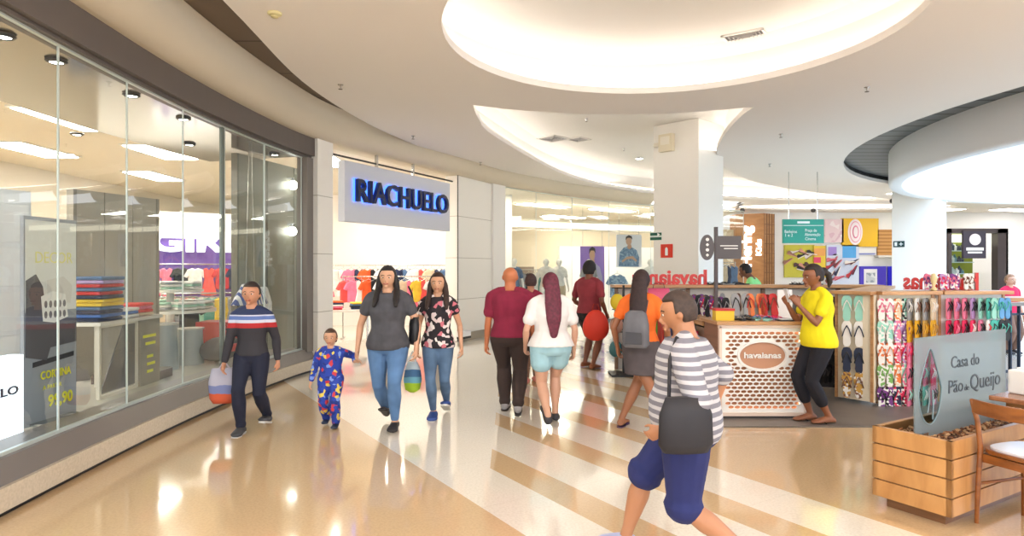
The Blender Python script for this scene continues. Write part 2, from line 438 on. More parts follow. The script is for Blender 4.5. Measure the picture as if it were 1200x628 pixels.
    # facial features as parts
    em = mat('eye_dark', (28, 20, 16), .2); wm = mat('eye_white', (225, 218, 210), .3); lm = mat('lip_%d' % skin[0], tuple(int(x*f) for x, f in zip(skin, (.82, .6, .62))), .45)
    if not headless:
        for sx in (-1, 1):
            e = MB(); e.ell(hp(sx*.38, -.895, .03), (.0085*H*hs, .0035*H*hs, .0042*H*hs), 10, 8, M=HR)
            eo = e.build('eye', wm, root, True)
            e = MB(); e.ell(hp(sx*.38, -.945, .03), (.004*H*hs, .0024*H*hs, .0042*H*hs), 8, 6, M=HR); e.build('iris', em, eo, True)
            e = MB(); e.tube([hp(sx*.14, -.985, .2), hp(sx*.4, -.94, .27), hp(sx*.64, -.79, .2)], .0023*H, n=6); e.build('eyebrow', mat('brow', (40, 28, 22), .8), root, True)
        e = MB(); e.tube([hp(-.27, -1.0, -.53), hp(0, -1.08, -.5), hp(.27, -1.0, -.53)], .0038*H, n=6, flat=.7)
        e.tube([hp(-.22, -1.01, -.58), hp(0, -1.08, -.6), hp(.22, -1.01, -.58)], .004*H, n=6, flat=.7); e.build('mouth', lm, root, True)
    # hair
    if hairstyle != 'bald' and not headless:
        hm = mat('hair_%d_%d_%d' % hair, hair, .62, var=.3, vscale=40)
        h = MB()
        k0 = 1.13 if hairstyle != 'afro' else 1.3
        def hair_fn(d, q):
            front = -d.y; lowline = .60 if hairstyle != 'afro' else .35
            cut = (front > .25 and d.z < lowline) or (front > -.15 and d.z < -.15) or d.z < -.62
            k = .86 if cut else k0
            if hairstyle == 'afro' and not cut: k *= 1.0
            return HR @ V((q.x*k, q.y*k, q.z*k))
        h.ell(hc+HR @ V((0, .004*H, .006*H)), (hx, hy, hz), 32, 24, fn=hair_fn)
        if hairstyle in ('long', 'longback'):
            zl = .60 if hairstyle == 'longback' else .70
            bk = tor(.80, 0, .062*H*dp); bl = tor(zl, 0, .078*H*dp)
            h.tube([hp(0, .7, .5), hp(0, .95, -.3), bk, tor((.8+zl)/2, 0, .075*H*dp), bl], [.045*H, .05*H, .056*H, .05*H, .026*H], n=16, flat=.36, side=HR @ V((1, 0, 0)))
            if hairstyle == 'long':
                for sx in (-1, 1):
                    h.tube([hp(sx*.75, -.2, .55), hp(sx*1.08, -.1, -.2), hp(sx*1.15, .0, -1.0), tor(.79, sx*.062*H, -.045*H*dp-.016), tor(.755, sx*.066*H, -.066*H*dp-.03)], [.014*H, .017*H, .02*H, .021*H, .012*H], n=10)
        if hairstyle == 'tail':
            h.ell(hp(0, 1.25, .25), (.026*H, .028*H, .027*H), 12, 10)
            h.tube([hp(0, 1.4, .2), hp(0, 1.75, -.1), hp(0, 1.75, -.9), hp(0, 1.55, -1.3)], [.014*H, .02*H, .017*H, .008*H], n=10)
        remesh(h, 'hair', hm, root, vox=.007, it=2)
    if cap: pass
    # clothes: open-ended shells around the body
    parts = {}
    if top:
        t = MB(); inf = top.get('inflate', .012)
        hem = top.get('hem', .50)
        secs = torso_sections(H, w, dp, P, lean, female, inf, hem, .835, belly)
        if top.get('flare'):
            for j in range(min(3, len(secs))):
                c = sum(secs[j], V())/20; f = 1+top['flare']*(3-j)/3; secs[j] = [c+(q-c)*f for q in secs[j]]
        t.rings(secs)
        sl = top.get('sleeve', .5)
        for i in range(2):
            prof = [(tt, r*H*aw+inf*.9) for tt, r in armR if tt < sl]
            rend = armR[-1][1]
            for j in range(len(armR)-1):
                if armR[j][0] <= sl <= armR[j+1][0]:
                    rend = armR[j][1]+(armR[j+1][1]-armR[j][1])*(sl-armR[j][0])/(armR[j+1][0]-armR[j][0])
            prof.append((min(sl, 1.97), rend*H*aw+inf*(1.35 if sl < 1 else .8)))
            if sl > 0: limb(t, sh[i], el[i], wr[i], prof)
            sx = (-1, 1)[i]; t.tube([tor(.832, sx*.028*H), tor(.82, sx*.055*H*w), tor(.80, sx*.088*H*w)], [.022*H+inf*.4, .026*H*aw+inf*.5, .027*H*aw+inf*.5], n=12)
        o = remesh(t, top.get('name', 'shirt'), top['mat'], root, vox=.0105*H/1.65, it=3); parts['top'] = o
        if top.get('label'): o['label'] = top['label']
    if bottom:
        t = MB(); inf = bottom.get('inflate', .010); ln = bottom.get('len', 1.9)
        if bottom.get('skirt'):
            secs = torso_sections(H, w, dp, P, lean, female, inf, .485, .58)
            zb = bottom['skirt']*H; c0 = sum(secs[0], V())/20
            cb = V(((kn[0].x+kn[1].x)/2, (kn[0].y+kn[1].y)/2, zb)); sc = 1.25
            rx = max(abs(kn[0].x-kn[1].x)/2+.06*H, .1*H*w); ry = max(abs(kn[0].y-kn[1].y)/2+.05*H, .075*H)
            ringb = [cb+V((math.cos(2*PI*k/20)*rx, math.sin(2*PI*k/20)*ry, 0)) for k in range(20)]
            t.rings([ringb]+[[ringb[k].lerp(secs[0][k], .5) for k in range(20)]]+secs)
        else:
            t.rings(torso_sections(H, w, dp, P, lean, female, inf*.8, .46, bottom.get('waist', .58)))
            for i in range(2):
                prof = [(tt, r*H*lw+inf*bottom.get('fit', 1)*(1 if tt < 1 else bottom.get('low', 1))) for tt, r in legR if tt < ln]
                rend = .0195
                for j in range(len(legR)-1):
                    if legR[j][0] <= ln <= legR[j+1][0]:
                        rend = legR[j][1]+(legR[j+1][1]-legR[j][1])*(ln-legR[j][0])/(legR[j+1][0]-legR[j][0])
                prof.append((ln, rend*H*lw+inf*bottom.get('low', 1)*bottom.get('cuff', 1)))
                limb(t, hips[i], kn[i], an[i], prof)
        o = remesh(t, bottom.get('name', 'trousers'), bottom['mat'], root, vox=.0105*H/1.65, it=3); parts['bottom'] = o
    if shoes:
        for i in range(2):
            if shoes.get('sandal'):
                Rm = Matrix.Rotation(footyaw[i], 3, 'Z') @ Matrix.Rotation(footpitch[i], 3, 'X')
                t = MB(); o0 = an[i]+Rm @ V((0, -.03*H, -.0465*H))
                t.slab([(x*.03*H, y*.078*H) for x, y in ((-.6,-.95),(0,-1.05),(.6,-.95),(.85,-.4),(.75,.2),(1,.6),(.8,.95),(.2,1.08),(-.5,1),(-.95,.6),(-.75,.2),(-.85,-.4))], o0-V((0,0,.004*H)), Rm @ V((-1,0,0)), Rm @ V((0,-1,0)), .009*H)
                so = t.build('sandal', shoes['mat'], root)
                t = MB()
                for sx in (-1, 1): t.tube([o0+Rm @ V((sx*.026*H, .0*H, .008*H)), o0+Rm @ V((sx*.018*H, -.03*H, .027*H)), o0+Rm @ V((.002*H, -.062*H, .014*H))], .003*H, n=6)
                t.build('strap', shoes['strap'], so, True)
            else:
                t = MB(); foot_mb(t, an[i], H, footyaw[i], footpitch[i], infl=shoes.get('infl', .008))
                so = remesh(t, 'shoe', shoes['mat'], root, vox=.008, it=2)
                if shoes.get('sole'):
                    Rm = Matrix.Rotation(footyaw[i], 3, 'Z') @ Matrix.Rotation(footpitch[i], 3, 'X'); t = MB()
                    o0 = an[i]+Rm @ V((0, -.03*H, -.05*H))
                    t.slab([(x*.033*H, y*.083*H) for x, y in ((-.6,-.95),(0,-1.05),(.6,-.95),(.85,-.4),(.75,.2),(1,.6),(.8,.95),(.2,1.05),(-.5,1),(-.95,.6),(-.75,.2),(-.85,-.4))], o0-V((0,0,.002*H)), Rm @ V((-1,0,0)), Rm @ V((0,-1,0)), .012*H)
                    t.build('sole', shoes['sole'], so)
    return root, dict(hands=wr, elbows=el, shoulders=sh, hips=hips, head=hc, tor=tor, H=H, P=P)
# ================================================================ the setting
WHITE = mat('white_plaster', (226, 222, 216), .85)
WARM = mat('cream_plaster', (226, 217, 198), .8)
CEIL = mat('ceiling_paint', (236, 230, 224), .9)
GREYM = mat('grey_aluminium', (128, 122, 118), .4, metal=.3)
DKGREY = mat('dark_grey', (58, 54, 54), .5)
BLACK = mat('black', (20, 20, 22), .5)
LED = mat('led_light', (255, 250, 240), .5, emit=6.5, ecol=(255, 249, 242))
GLASS = glassmat('shopfront_glass', (236, 242, 240), boost=1.5)
CHROME = mat('brushed_steel', (190, 190, 188), .25, metal=1)
H_C = 3.8
# floor -------------------------------------------------------------
def floor_material():
    m = bpy.data.materials.new('polished_granite_floor'); m.use_nodes = True; nt = m.node_tree; b = nt.nodes['Principled BSDF']
    tc = nt.nodes.new('ShaderNodeTexCoord'); sp = nt.nodes.new('ShaderNodeSeparateXYZ'); nt.links.new(tc.outputs['Object'], sp.inputs[0])
    X, Y = sp.outputs['X'], sp.outputs['Y']
    n = mathn(nt, 'ADD', mathn(nt, 'MULTIPLY', X, .845), mathn(nt, 'MULTIPLY', Y, .535))
    fr = mathn(nt, 'FRACT', mathn(nt, 'DIVIDE', mathn(nt, 'SUBTRACT', n, 2.05), .74))
    band = mathn(nt, 'LESS_THAN', fr, .62)
    left = mathn(nt, 'LESS_THAN', X, -.17)
    cream = mathn(nt, 'MAXIMUM', band, left)
    cream = mathn(nt, 'MULTIPLY', cream, mathn(nt, 'GREATER_THAN', n, 2.05))
    # the passage right of the zebra field is plain tan
    t = mathn(nt, 'GREATER_THAN', mathn(nt, 'SUBTRACT', X, mathn(nt, 'MULTIPLY', mathn(nt, 'SUBTRACT', Y, 6.0), .12)), 1.6)
    plain = mathn(nt, 'MULTIPLY', t, mathn(nt, 'GREATER_THAN', n, 4.0))
    far = mathn(nt, 'GREATER_THAN', n, 8.6)
    cream = mathn(nt, 'MULTIPLY', cream, mathn(nt, 'SUBTRACT', 1, plain))
    cream = mathn(nt, 'MAXIMUM', cream, far)
    mx = nt.nodes.new('ShaderNodeMix'); mx.data_type = 'RGBA'; mx.inputs[6].default_value = lin((208, 178, 138)); mx.inputs[7].default_value = lin((232, 224, 210))
    nt.links.new(cream, mx.inputs[0])
    no = nt.nodes.new('ShaderNodeTexNoise'); no.inputs['Scale'].default_value = 60; no.inputs['Detail'].default_value = 4; nt.links.new(tc.outputs['Object'], no.inputs['Vector'])
    m2 = nt.nodes.new('ShaderNodeMix'); m2.data_type = 'RGBA'; m2.blend_type = 'MULTIPLY'; m2.inputs[0].default_value = .35
    r = nt.nodes.new('ShaderNodeValToRGB'); r.color_ramp.elements[0].position = .35; r.color_ramp.elements[0].color = (.72, .68, .62, 1); r.color_ramp.elements[1].position = .6
    nt.links.new(no.outputs['Fac'], r.inputs['Fac']); nt.links.new(mx.outputs[2], m2.inputs[6]); nt.links.new(r.outputs['Color'], m2.inputs[7])
    # joints of the 60 cm tiles
    jx = mathn(nt, 'LESS_THAN', mathn(nt, 'FRACT', mathn(nt, 'DIVIDE', mathn(nt, 'ADD', mathn(nt, 'MULTIPLY', X, .535), mathn(nt, 'MULTIPLY', Y, -.845)), .9)), .004)
    m3 = nt.nodes.new('ShaderNodeMix'); m3.data_type = 'RGBA'; m3.inputs[7].default_value = lin((170, 155, 130)); nt.links.new(mathn(nt, 'MULTIPLY', jx, .35), m3.inputs[0]); nt.links.new(m2.outputs[2], m3.inputs[6])
    nt.links.new(m3.outputs[2], b.inputs['Base Color']); b.inputs['Roughness'].default_value = .1
    b.inputs['Specular IOR Level'].default_value = .75
    b.inputs['Coat Weight'].default_value = .5; b.inputs['Coat Roughness'].default_value = .04
    return m
mb = MB(); mb.box((7, 11.5, -.1), (40, 33, .2)); struct(mb.build('floor', floor_material()))
# facade curve --------------------------------------------------------
FC = spline([(-2.75, .4), (-3.02, 2.2), (-3.18, 3.94), (-3.28, 6.3), (-3.18, 8.3), (-2.94, 9.75), (-2.2, 11.5), (-1.24, 13.3), (-.24, 15.2), (1.9, 17.8), (4.35, 19.8), (8.0, 22.0)], 8)
FC = [(p[0], p[1]) for p in FC]
def fidx(u):
    """point of the facade curve seen at picture column u"""
    s = (u-CX)/F; best = None
    for i in range(len(FC)-1):
        a, b = FC[i], FC[i+1]; fa = a[0]-s*a[1]; fb = b[0]-s*b[1]
        if a[1] > 2 and fa*fb <= 0:
            t = fa/(fa-fb); best = (i+t, (a[0]+(b[0]-a[0])*t, a[1]+(b[1]-a[1])*t)); break
    return best
def fpt(k):
    i = min(int(k), len(FC)-2); t = k-i; a, b = FC[i], FC[i+1]; return (a[0]+(b[0]-a[0])*t, a[1]+(b[1]-a[1])*t)
def fseg(k0, k1):
    out = [fpt(k0)]; i = int(k0)+1
    while i < k1-.02: 
        if i-k0 > .02: out.append(FC[i])
        i += 1
    out.append(fpt(k1)); return out
def sweep(path, prof, name, m, smooth=False):
    """profile (offset towards the mall, z) swept along a plan path"""
    b = MB(); n = len(path); cols = []
    for i in range(n):
        a = path[max(i-1, 0)]; c = path[min(i+1, n-1)]; t = V((c[0]-a[0], c[1]-a[1])).normalized()
        nx, ny = t.y, -t.x
        cols.append([V((path[i][0]+nx*o, path[i][1]+ny*o, z)) for o, z in prof])
    b.rings(cols, cap=True); o = b.build(name, m)
    if smooth:
        o.data.polygons.foreach_set('use_smooth', [True]*len(o.data.polygons)); md = o.modifiers.new('e', 'EDGE_SPLIT'); md.split_angle = math.radians(35)
    return struct(o)
kp1a, kp1b = fidx(369)[0], fidx(387)[0]
kp2a, kp2b = fidx(576)[0], fidx(590)[0]
kwa = fidx(536)[0]
k0 = 0.0
LEFT = fseg(k0, kp1a)
# plinth below the glass: dark toe, beige granite, grey metal sill
sweep(LEFT, [(-.04, 0), (.0, 0), (.0, .035), (-.04, .035)], 'baseboard_left', BLACK)
sweep(LEFT, [(-.35, .035), (.03, .035), (.03, .185), (-.35, .185)], 'trim_1', mat('beige_granite', (200, 188, 168), .25, var=.08, vscale=50))
sweep(LEFT, [(-.40, .185), (-.0, .185), (-.06, .335), (-.40, .335)], 'trim_2', GREYM)
sweep(LEFT, [(-.22, 3.2), (-.06, 3.2), (-.06, 3.23), (0, 3.23), (0, 3.52), (-.22, 3.52)], 'trim_3', mat('header_grey', (104, 96, 92), .45, metal=.2))
# rolled bulkhead above the whole front
full = fseg(k0, fidx(760)[0])
prof = [(-.25, 3.5), (.04, 3.5), (.06, 3.505), (.13, 3.53), (.2, 3.585), (.25, 3.66), (.275, 3.74), (.28, 3.8), (.28, 3.99), (-.25, 3.99)]
sweep(full, prof, 'wall_bulkhead', mat('bulkhead_paint', (212, 200, 178), .6), smooth=True)
# pillars of the front
def pillar(name, k0, k1, z1, m, depth=.5, out=.05):
    seg = fseg(k0, k1); a = seg[0]; c = seg[-1]; t = V((c[0]-a[0], c[1]-a[1])).normalized(); n = V((t.y, -t.x))
    A = V(a)+n*out; Cc = V(c)+n*out
    b = MB(); b.prism([tuple(A), tuple(Cc), tuple(Cc-n*depth), tuple(A-n*depth)], 0, z1)
    return struct(b.build(name, m))
def tile_mat():
    m = bpy.data.materials.new('white_wall_tiles'); m.use_nodes = True; nt = m.node_tree; b = nt.nodes['Principled BSDF']
    tc = nt.nodes.new('ShaderNodeTexCoord'); sp = nt.nodes.new('ShaderNodeSeparateXYZ'); nt.links.new(tc.outputs['Object'], sp.inputs[0])
    f = mathn(nt, 'LESS_THAN', mathn(nt, 'FRACT', mathn(nt, 'DIVIDE', sp.outputs['Z'], .88)), .012)
    mx = nt.nodes.new('ShaderNodeMix'); mx.data_type = 'RGBA'; mx.inputs[6].default_value = lin((240, 237, 230)); mx.inputs[7].default_value = lin((176, 170, 160))
    nt.links.new(f, mx.inputs[0]); nt.links.new(mx.outputs[2], b.inputs['Base Color']); b.inputs['Roughness'].default_value = .35
    return m
TILE = tile_mat()
pillar('wall_pillar_left', kp1a, kp1b, 3.5, TILE, .35)
pillar('wall_tiled', kwa, kp2a, 3.5, TILE, .3, 0)
pillar('wall_pillar_right', kp2a, kp2b, 3.5, mat('pillar_white', (236, 233, 228), .4), .5, .06)
b = MB(); s_ = fseg(kwa, kp2a); b.bar((*s_[0], .0), (*s_[-1], .0), .02, .1) 
pa, pb = s_[0], s_[-1]; t_ = V((pb[0]-pa[0], pb[1]-pa[1])).normalized(); n_ = V((t_.y, -t_.x))
b = MB(); b.prism([(pa[0]+n_.x*.02, pa[1]+n_.y*.02), (pb[0]+n_.x*.02, pb[1]+n_.y*.02), tuple(V(pb)-n_*.01), tuple(V(pa)-n_*.01)], 0, .16); struct(b.build('baseboard_tiled', mat('base_grey', (150, 140, 124), .4)))
b = MB(); b.bar((*(V(pa)+n_*.015-t_*.01), 0), (*(V(pa)+n_*.015-t_*.01), 3.5), .02, .02); struct(b.build('trim_4', DKGREY))
b = MB(); c_ = V(pa)+n_*.09+t_*.12; b.box((c_.x, c_.y, .16), (.34, .14, .12), math.atan2(t_.y, t_.x)); 
o = b.build('planter_box', mat('white_box', (235, 235, 238), .4)); tag(o, 'small low white box on the floor against the white tiled wall', 'box')
b = MB(); c2 = V(pa)+n_*.09+t_*.12; b.box((0, 0, -.08), (.34, .15, .045), math.atan2(t_.y, t_.x)); bo = b.build('base', BLACK, o, loc=(c_.x, c_.y, .165))
# glazing -------------------------------------------------------------
cols = [-900, -260, -95, 88, 165, 228, 275, 320, 362]
ks = []
for u in cols:
    if u == -900: ks.append(1.0)
    elif u == -260: ks.append(7.0)
    elif u == -95: ks.append(11.0)
    else: ks.append(fidx(u)[0])
ks.append(kp1a)
def pane(idx, k0, k1, z0, z1, off=-.12, post=True, m=None, w=.02):
    a, c = fpt(k0), fpt(k1); t = V((c[0]-a[0], c[1]-a[1])).normalized(); n = V((t.y, -t.x))
    A = V(a)+n*off; Cc = V(c)+n*off
    b = MB(); b.v = [(A.x, A.y, z0), (Cc.x, Cc.y, z0), (Cc.x, Cc.y, z1), (A.x, A.y, z1)]; b.f = [(0, 1, 2, 3)]; b.mi = [0]
    o = struct(b.build('window_%d' % idx, GLASS)) if m is None else struct(b.build('window_%d' % idx, m))
    fb = MB(); fb.bar((A.x, A.y, z1-.0), (Cc.x, Cc.y, z1-.0), .03, .03); fb.bar((A.x, A.y, z0+.012), (Cc.x, Cc.y, z0+.012), .03, .025)
    if post: fb.bar((Cc.x, Cc.y, z0), (Cc.x, Cc.y, z1), w, w)
    fb.build('window_frame', mat('pane_edge', (196, 206, 202), .3, metal=.2), o)
    return o
for i in range(len(ks)-1): pane(i+1, ks[i], ks[i+1], .335, 3.2, w=.012 if i != 4+2 else .02)
# stout grey jamb where the glazing ends
b = MB(); a = V(fpt(ks[-2])); c = V(fpt(ks[-1])); t = (c-a).normalized(); n = V((t.y, -t.x))
b.prism([tuple(a-n*.03), tuple(c-n*.03), tuple(c-n*.2), tuple(a-n*.2)], .3, 3.2); struct(b.build('trim_5', GREYM))
b = MB(); a = V(fpt(fidx(273)[0])); b.bar((a.x-.13, a.y, .33), (a.x-.13, a.y, 3.2), .035, .05); struct(b.build('trim_6', mat('mullion', (108, 116, 110), .4, metal=.4)))
# right part of the shop front (beyond the pillar): glass down to the floor
rk = [kp2b, fidx(630)[0], fidx(672)[0], fidx(715)[0], fidx(764)[0], len(FC)-1.01]
for i in range(5): pane(20+i, rk[i], rk[i+1], .06, 3.5, off=-.05, w=.015)
sweep(fseg(kp2b, len(FC)-1.01), [(-.12, 0), (.0, 0), (.0, .06), (-.12, .06)], 'baseboard_right', GREYM)
# ceiling ---------------------------------------------------------------
edge = spline([(-2.3, -2.0), (-2.35, 2.0), (-2.43, 5.37), (-2.53, 7.7), (-2.31, 9.64), (-1.9, 11.3), (-1.1, 13.6), (-.35, 15.05)], 6)
edge = [(p[0], p[1]) for p in edge]
fback = fseg(fidx(592)[0], len(FC)-1.01)
outer = edge+fback+[(9.2, 27.5), (26, 27.5), (26, -3), (-2.3, -3)]
C1 = circ(1.5, 6.1, 2.16, 72)
cres = spline([(-.54, 8.84), (-.50, 9.7), (-.29, 10.96), (.99, 14.8), (2.3, 17.2), (4.3, 19.2), (7.5, 20.8), (10.5, 21.3), (12.4, 21.0), (9.4, 19.3), (6.6, 17.0), (5.1, 14.9), (4.1, 12.8), (3.62, 10.96), (3.40, 9.5), (3.38, 8.95)], 5)
cres = [(p[0], p[1]) for p in cres]+[(x, y) for x, y in [(2.95, 9.12), (2.4, 9.3), (1.7, 9.4), (1.0, 9.36), (.3, 9.2), (-.1, 9.05)]]
OV = [(12.2+4.2*math.cos(a), 23.7+1.25*math.sin(a)) for a in [2*PI*k/48 for k in range(48)]]
OV2 = [(20.5+3.2*math.cos(a), 21.0+2.3*math.sin(a)) for a in [2*PI*k/48 for k in range(48)]]
VC = (15.1, 9.7)
void = [p for p in circ(VC[0], VC[1], 8.95, 96)]
o = plate('ceiling', [outer, C1, cres, OV, OV2, void], H_C, H_C+.08, CEIL); struct(o)
def recess(idx, poly, rim=.32, top=4.42, flip=1, nstrip=.17):
    # orient: offs() pushes to the right of travel; make polygon counter-clockwise so that is outward
    ar = sum(poly[i-1][0]*poly[i][1]-poly[i][0]*poly[i-1][1] for i in range(len(poly)))
    if ar < 0: poly = poly[::-1]
    out = offs(poly, rim); st = offs(poly, nstrip)
    b = MB(); n = len(poly)
    vs = [(x, y, H_C+.08) for x, y in out]+[(x, y, top-.15) for x, y in out]+[(x, y, top) for x, y in offs(poly, rim-.15)]
    fs = []
    for k in range(2):
        for i in range(n): fs.append((k*n+i, k*n+(i+1) % n, (k+1)*n+(i+1) % n, (k+1)*n+i))
    b.add(vs, fs); w = b.build('ceiling_recess_wall', WHITE); w.name = 'wall_recess_%d' % idx; struct(w)
    c = plate('ceiling_recess_%d' % idx, [offs(poly, rim-.14)], top, top+.04, WHITE); struct(c)
    b = MB(); b.tube([V((x, y, H_C+.11)) for x, y in st]+[V((*st[0], H_C+.11))], .02, n=6, caps=False)
    l = b.build('cove_light_strip', LED); return l
l1_ = recess(1, C1); tag(l1_, 'glowing cove light round the large circular ceiling recess', 'cove light')
l2_ = recess(2, cres); tag(l2_, 'glowing cove light around the long curved crescent ceiling recess', 'cove light')
l3_ = recess(3, OV, rim=.3, top=4.3); tag(l3_, 'glowing cove light in the far narrow oval recess above the wooden shopfront', 'cove light')
l4_ = recess(4, OV2, rim=.3, top=4.3); tag(l4_, 'glowing cove light in the far oval recess right of the second column', 'cove light')
# dark panelled slot between the bulkhead and the white ceiling
sl = [p for p in edge]; fl2 = offs(LEFT+fseg(kp1a, fidx(570)[0])[1:], .2, closed=False)
def panel_mat(name, c, step, ax='Y'):
    m = stripes(name, tuple(int(x*.45) for x in c), c, 1/step, axis=ax, rough=.7, duty=.02); return m
poly = [(x+.3, y) for x, y in edge]+fl2[::-1]
o = plate('ceiling_slot', [poly], 4.0, 4.04, panel_mat('brown_panels', (112, 96, 80), 1.15)); struct(o)
# closing edge board above the white ceiling edge
# void on the right: slatted ring, hanging drum, skylight
b = MB(); n = 96
ring_o = circ(*VC, 9.3, n); ring_i = circ(*VC, 8.0, n)
vs = [(x, y, 3.98) for x, y in ring_o]+[(x, y, 3.98) for x, y in ring_i]
b.add(vs, [(i, (i+1) % n, n+(i+1) % n, n+i) for i in range(n)])
o = b.build('ceiling_slatted_ring', stripes('dark_slats', (38, 44, 48), (104, 110, 112), 1/.42, axis='Y', duty=.14, rough=.5)); struct(o)
b = MB(); vs = [(x, y, z) for z, r in ((4.0, 8.97), (3.8, 8.97)) for x, y in circ(*VC, r, n)]; b.add(vs, [(i, (i+1) % n, n+(i+1) % n, n+i) for i in range(n)])
o = b.build('trim_7', BLACK); struct(o)
b = MB()
pr = [(8.1, 4.1), (8.1, 3.34), (8.08, 3.31), (8.05, 3.3), (7.88, 3.3), (7.85, 3.32), (7.85, 5.4), (8.1, 5.4), (8.1, 4.1)]
b.rings([[V((VC[0]+math.cos(2*PI*k/n)*r, VC[1]+math.sin(2*PI*k/n)*r, z)) for k in range(n)] for r, z in pr], cap=False)
DR = mat('drum_white', (218, 221, 224), .7)
o = b.build('wall_drum', DR, smooth='auto'); struct(o)
SKY = mat('skylight_diffuser', (225, 238, 255), .9, emit=1.8, ecol=(196, 224, 255))
b = MB(); b.cyl((*VC, 5.38), 7.86, .05, 96); o = b.build('window_skylight', SKY); struct(o)
# columns -----------------------------------------------------------------
def column(name, cx, cy, side, z1, rot=PI/4, m=None):
    b = MB(); b.box((cx, cy, z1/2), (side, side, z1), rot); o = b.build(name, m or mat('column_white', (240, 237, 230), .7), bevel=.01); return struct(o)
column('wall_column_left', 3.57, 12.95, 1.0, 4.42)
column('wall_column_right', 10.75, 16.9, 1.02, 3.8)
b = MB()
# upper part of the right column passes inside the drum
# walls at the far side -----------------------------------------------------
b = MB(); b.box((17.2, 26.07, 1.9), (17.6, .2, 3.8)); struct(b.build('wall_far', mat('far_wall', (242, 242, 242), .7)))
b = MB(); b.box((26, 12, 1.9), (.2, 31, 3.8)); struct(b.build('wall_right', mat('far_wall2', (214, 212, 206), .7)))
# store shell -----------------------------------------------------------------
SW = mat('store_white', (244, 240, 234), .7)
b = MB(); b.box((-9.5, 11, 1.8), (.2, 30, 3.6)); struct(b.build('wall_left', mat('store_wall', (214, 205, 190), .7)))
b = MB(); b.box((-1, 26.2, 1.8), (19, .2, 3.6)); struct(b.build('wall_store_back', mat('store_beige', (222, 208, 184), .7)))
st_out = [(p[0], p[1]) for p in offs(FC, -.22, closed=False)]
o = plate('ceiling_store', [st_out+[(8.2, 26.2), (-9.5, 26.2), (-9.5, .0), (-3.0, .0)]], 3.52, 3.56, mat('store_ceiling', (226, 218, 202), .8)); struct(o)
# ================================================================ flip-flop kiosk
OAK = wood('light_oak', (176, 128, 84), (206, 160, 112), (1.2, 1.2, 14))
BRN = wood('brown_laminate', (120, 78, 56), (150, 102, 74), (1, 1, 10))
WLAM = mat('white_laminate', (236, 234, 230), .35)
CREAMP = mat('cream_panel', (236, 224, 200), .45)
GFLOOR = mat('grey_stone_tile', (112, 104, 98), .35, var=.12, vscale=3)
b = MB(); b.prism([(1.95, 6.22), (6.9, 6.22), (6.9, 10.3), (1.95, 10.3)], 0, .012); struct(b.build('floor_kiosk', GFLOOR))
# front counter ---------------------------------------------------------
X0, X1, YF = 2.13, 3.02, 6.55
ct = thing('kiosk_counter', 'white front counter of the kiosk with lit lattice of oval holes and oval emblem', 'counter', ((X0+X1)/2, YF+.28, 0))
cx = (X1-X0)/2
b = MB(); b.box((0, .02, .50), (X1-X0, .48, .93)); b.build('body', BRN, ct)
b = MB(); b.box((0, 0, .025), (X1-X0+.02, .54, .05)); b.build('plinth', DKGREY, ct)
b = MB(); b.box((0, 0, .985), (X1-X0+.08, .60, .035)); b.build('countertop', OAK, ct, bevel=.004)
# lattice
Wp, Hp = X1-X0-.04, .87
outer_ = [(-Wp/2, 0), (Wp/2, 0), (Wp/2, Hp), (-Wp/2, Hp)]
holes = []
rows, cols_ = 20, 11
ex, ez, er, eh = 0, .585, .235, .135
for r in range(rows):
    for c in range(cols_+(r % 2)):
        x = -Wp/2+.07+(Wp-.14)*(c+(.5 if r % 2 == 0 else 0))/(cols_); z = .055+(Hp-.11)*r/(rows-1)
        if ((x-ex)/(er+.04))**2+((z-ez)/(eh+.032))**2 < 1: continue
        holes.append([(x+.030*math.cos(2*PI*k/10), z+.0155*math.sin(2*PI*k/10)) for k in range(10)])
holes.append([(ex+(er)*math.cos(2*PI*k/40), ez+eh*math.sin(2*PI*k/40)) for k in range(40)])
M = Matrix.Translation((0, -.245, .065)) @ Matrix.Rotation(PI/2, 4, 'X')
lat = plate('lattice_panel', [outer_]+holes, 0, .012, WLAM, ct, M)
b = MB()
for (x, z, w, h) in ((0, .05, Wp+.06, .035), (0, .95, Wp+.06, .03)): b.box((x, -.25, z), (w, .05, h))
for sx in (-1, 1): b.box((sx*(Wp/2+.012), -.25, .5), (.025, .05, .9))
b.build('panel_frame', mat('frame_cream', (225, 205, 190), .4), ct)
b = MB(); b.box((0, -.228, .52), (Wp, .004, .88)); b.build('lattice_backing', wood('backing', (150, 96, 62), (172, 116, 78), (1, 1, 8), .6), ct)
b = MB()
for (x, z, w, h) in ((0, .085, Wp-.06, .008), (0, .915, Wp-.06, .008)): b.box((x, -.234, z), (w, .006, h))
for sx in (-1, 1): b.box((sx*(Wp/2-.035), -.234, .5), (.008, .006, .82))
b.build('light_strip', mat('led_warm', (255, 236, 214), .5, emit=7, ecol=(255, 226, 196)), ct)
ring = [(er+.0, eh+.0), (er+.022, eh+.022)]
oo = [(ex+(er+.028)*math.cos(2*PI*k/48), ez+(eh+.026)*math.sin(2*PI*k/48)) for k in range(48)]; ii = [(ex+(er+.006)*math.cos(2*PI*k/48), ez+(eh+.004)*math.sin(2*PI*k/48)) for k in range(48)]
em = plate('emblem', [oo, ii], 0, .022, WLAM, ct, Matrix.Translation((0, -.25, .065)) @ Matrix.Rotation(PI/2, 4, 'X'))
b = MB(); b.slab(ii, (0, -.238, .065), (1, 0, 0), (0, 0, 1), .002); b.build('emblem_ground', mat('emblem_brown', (190, 140, 110), .5), em)
text('havaianas', 'lettering', .085, .008, WLAM, Matrix.Translation((0, -.252, .065+ez)) @ Matrix.Rotation(PI/2, 4, 'X'), em, bold=.002, width=.38)
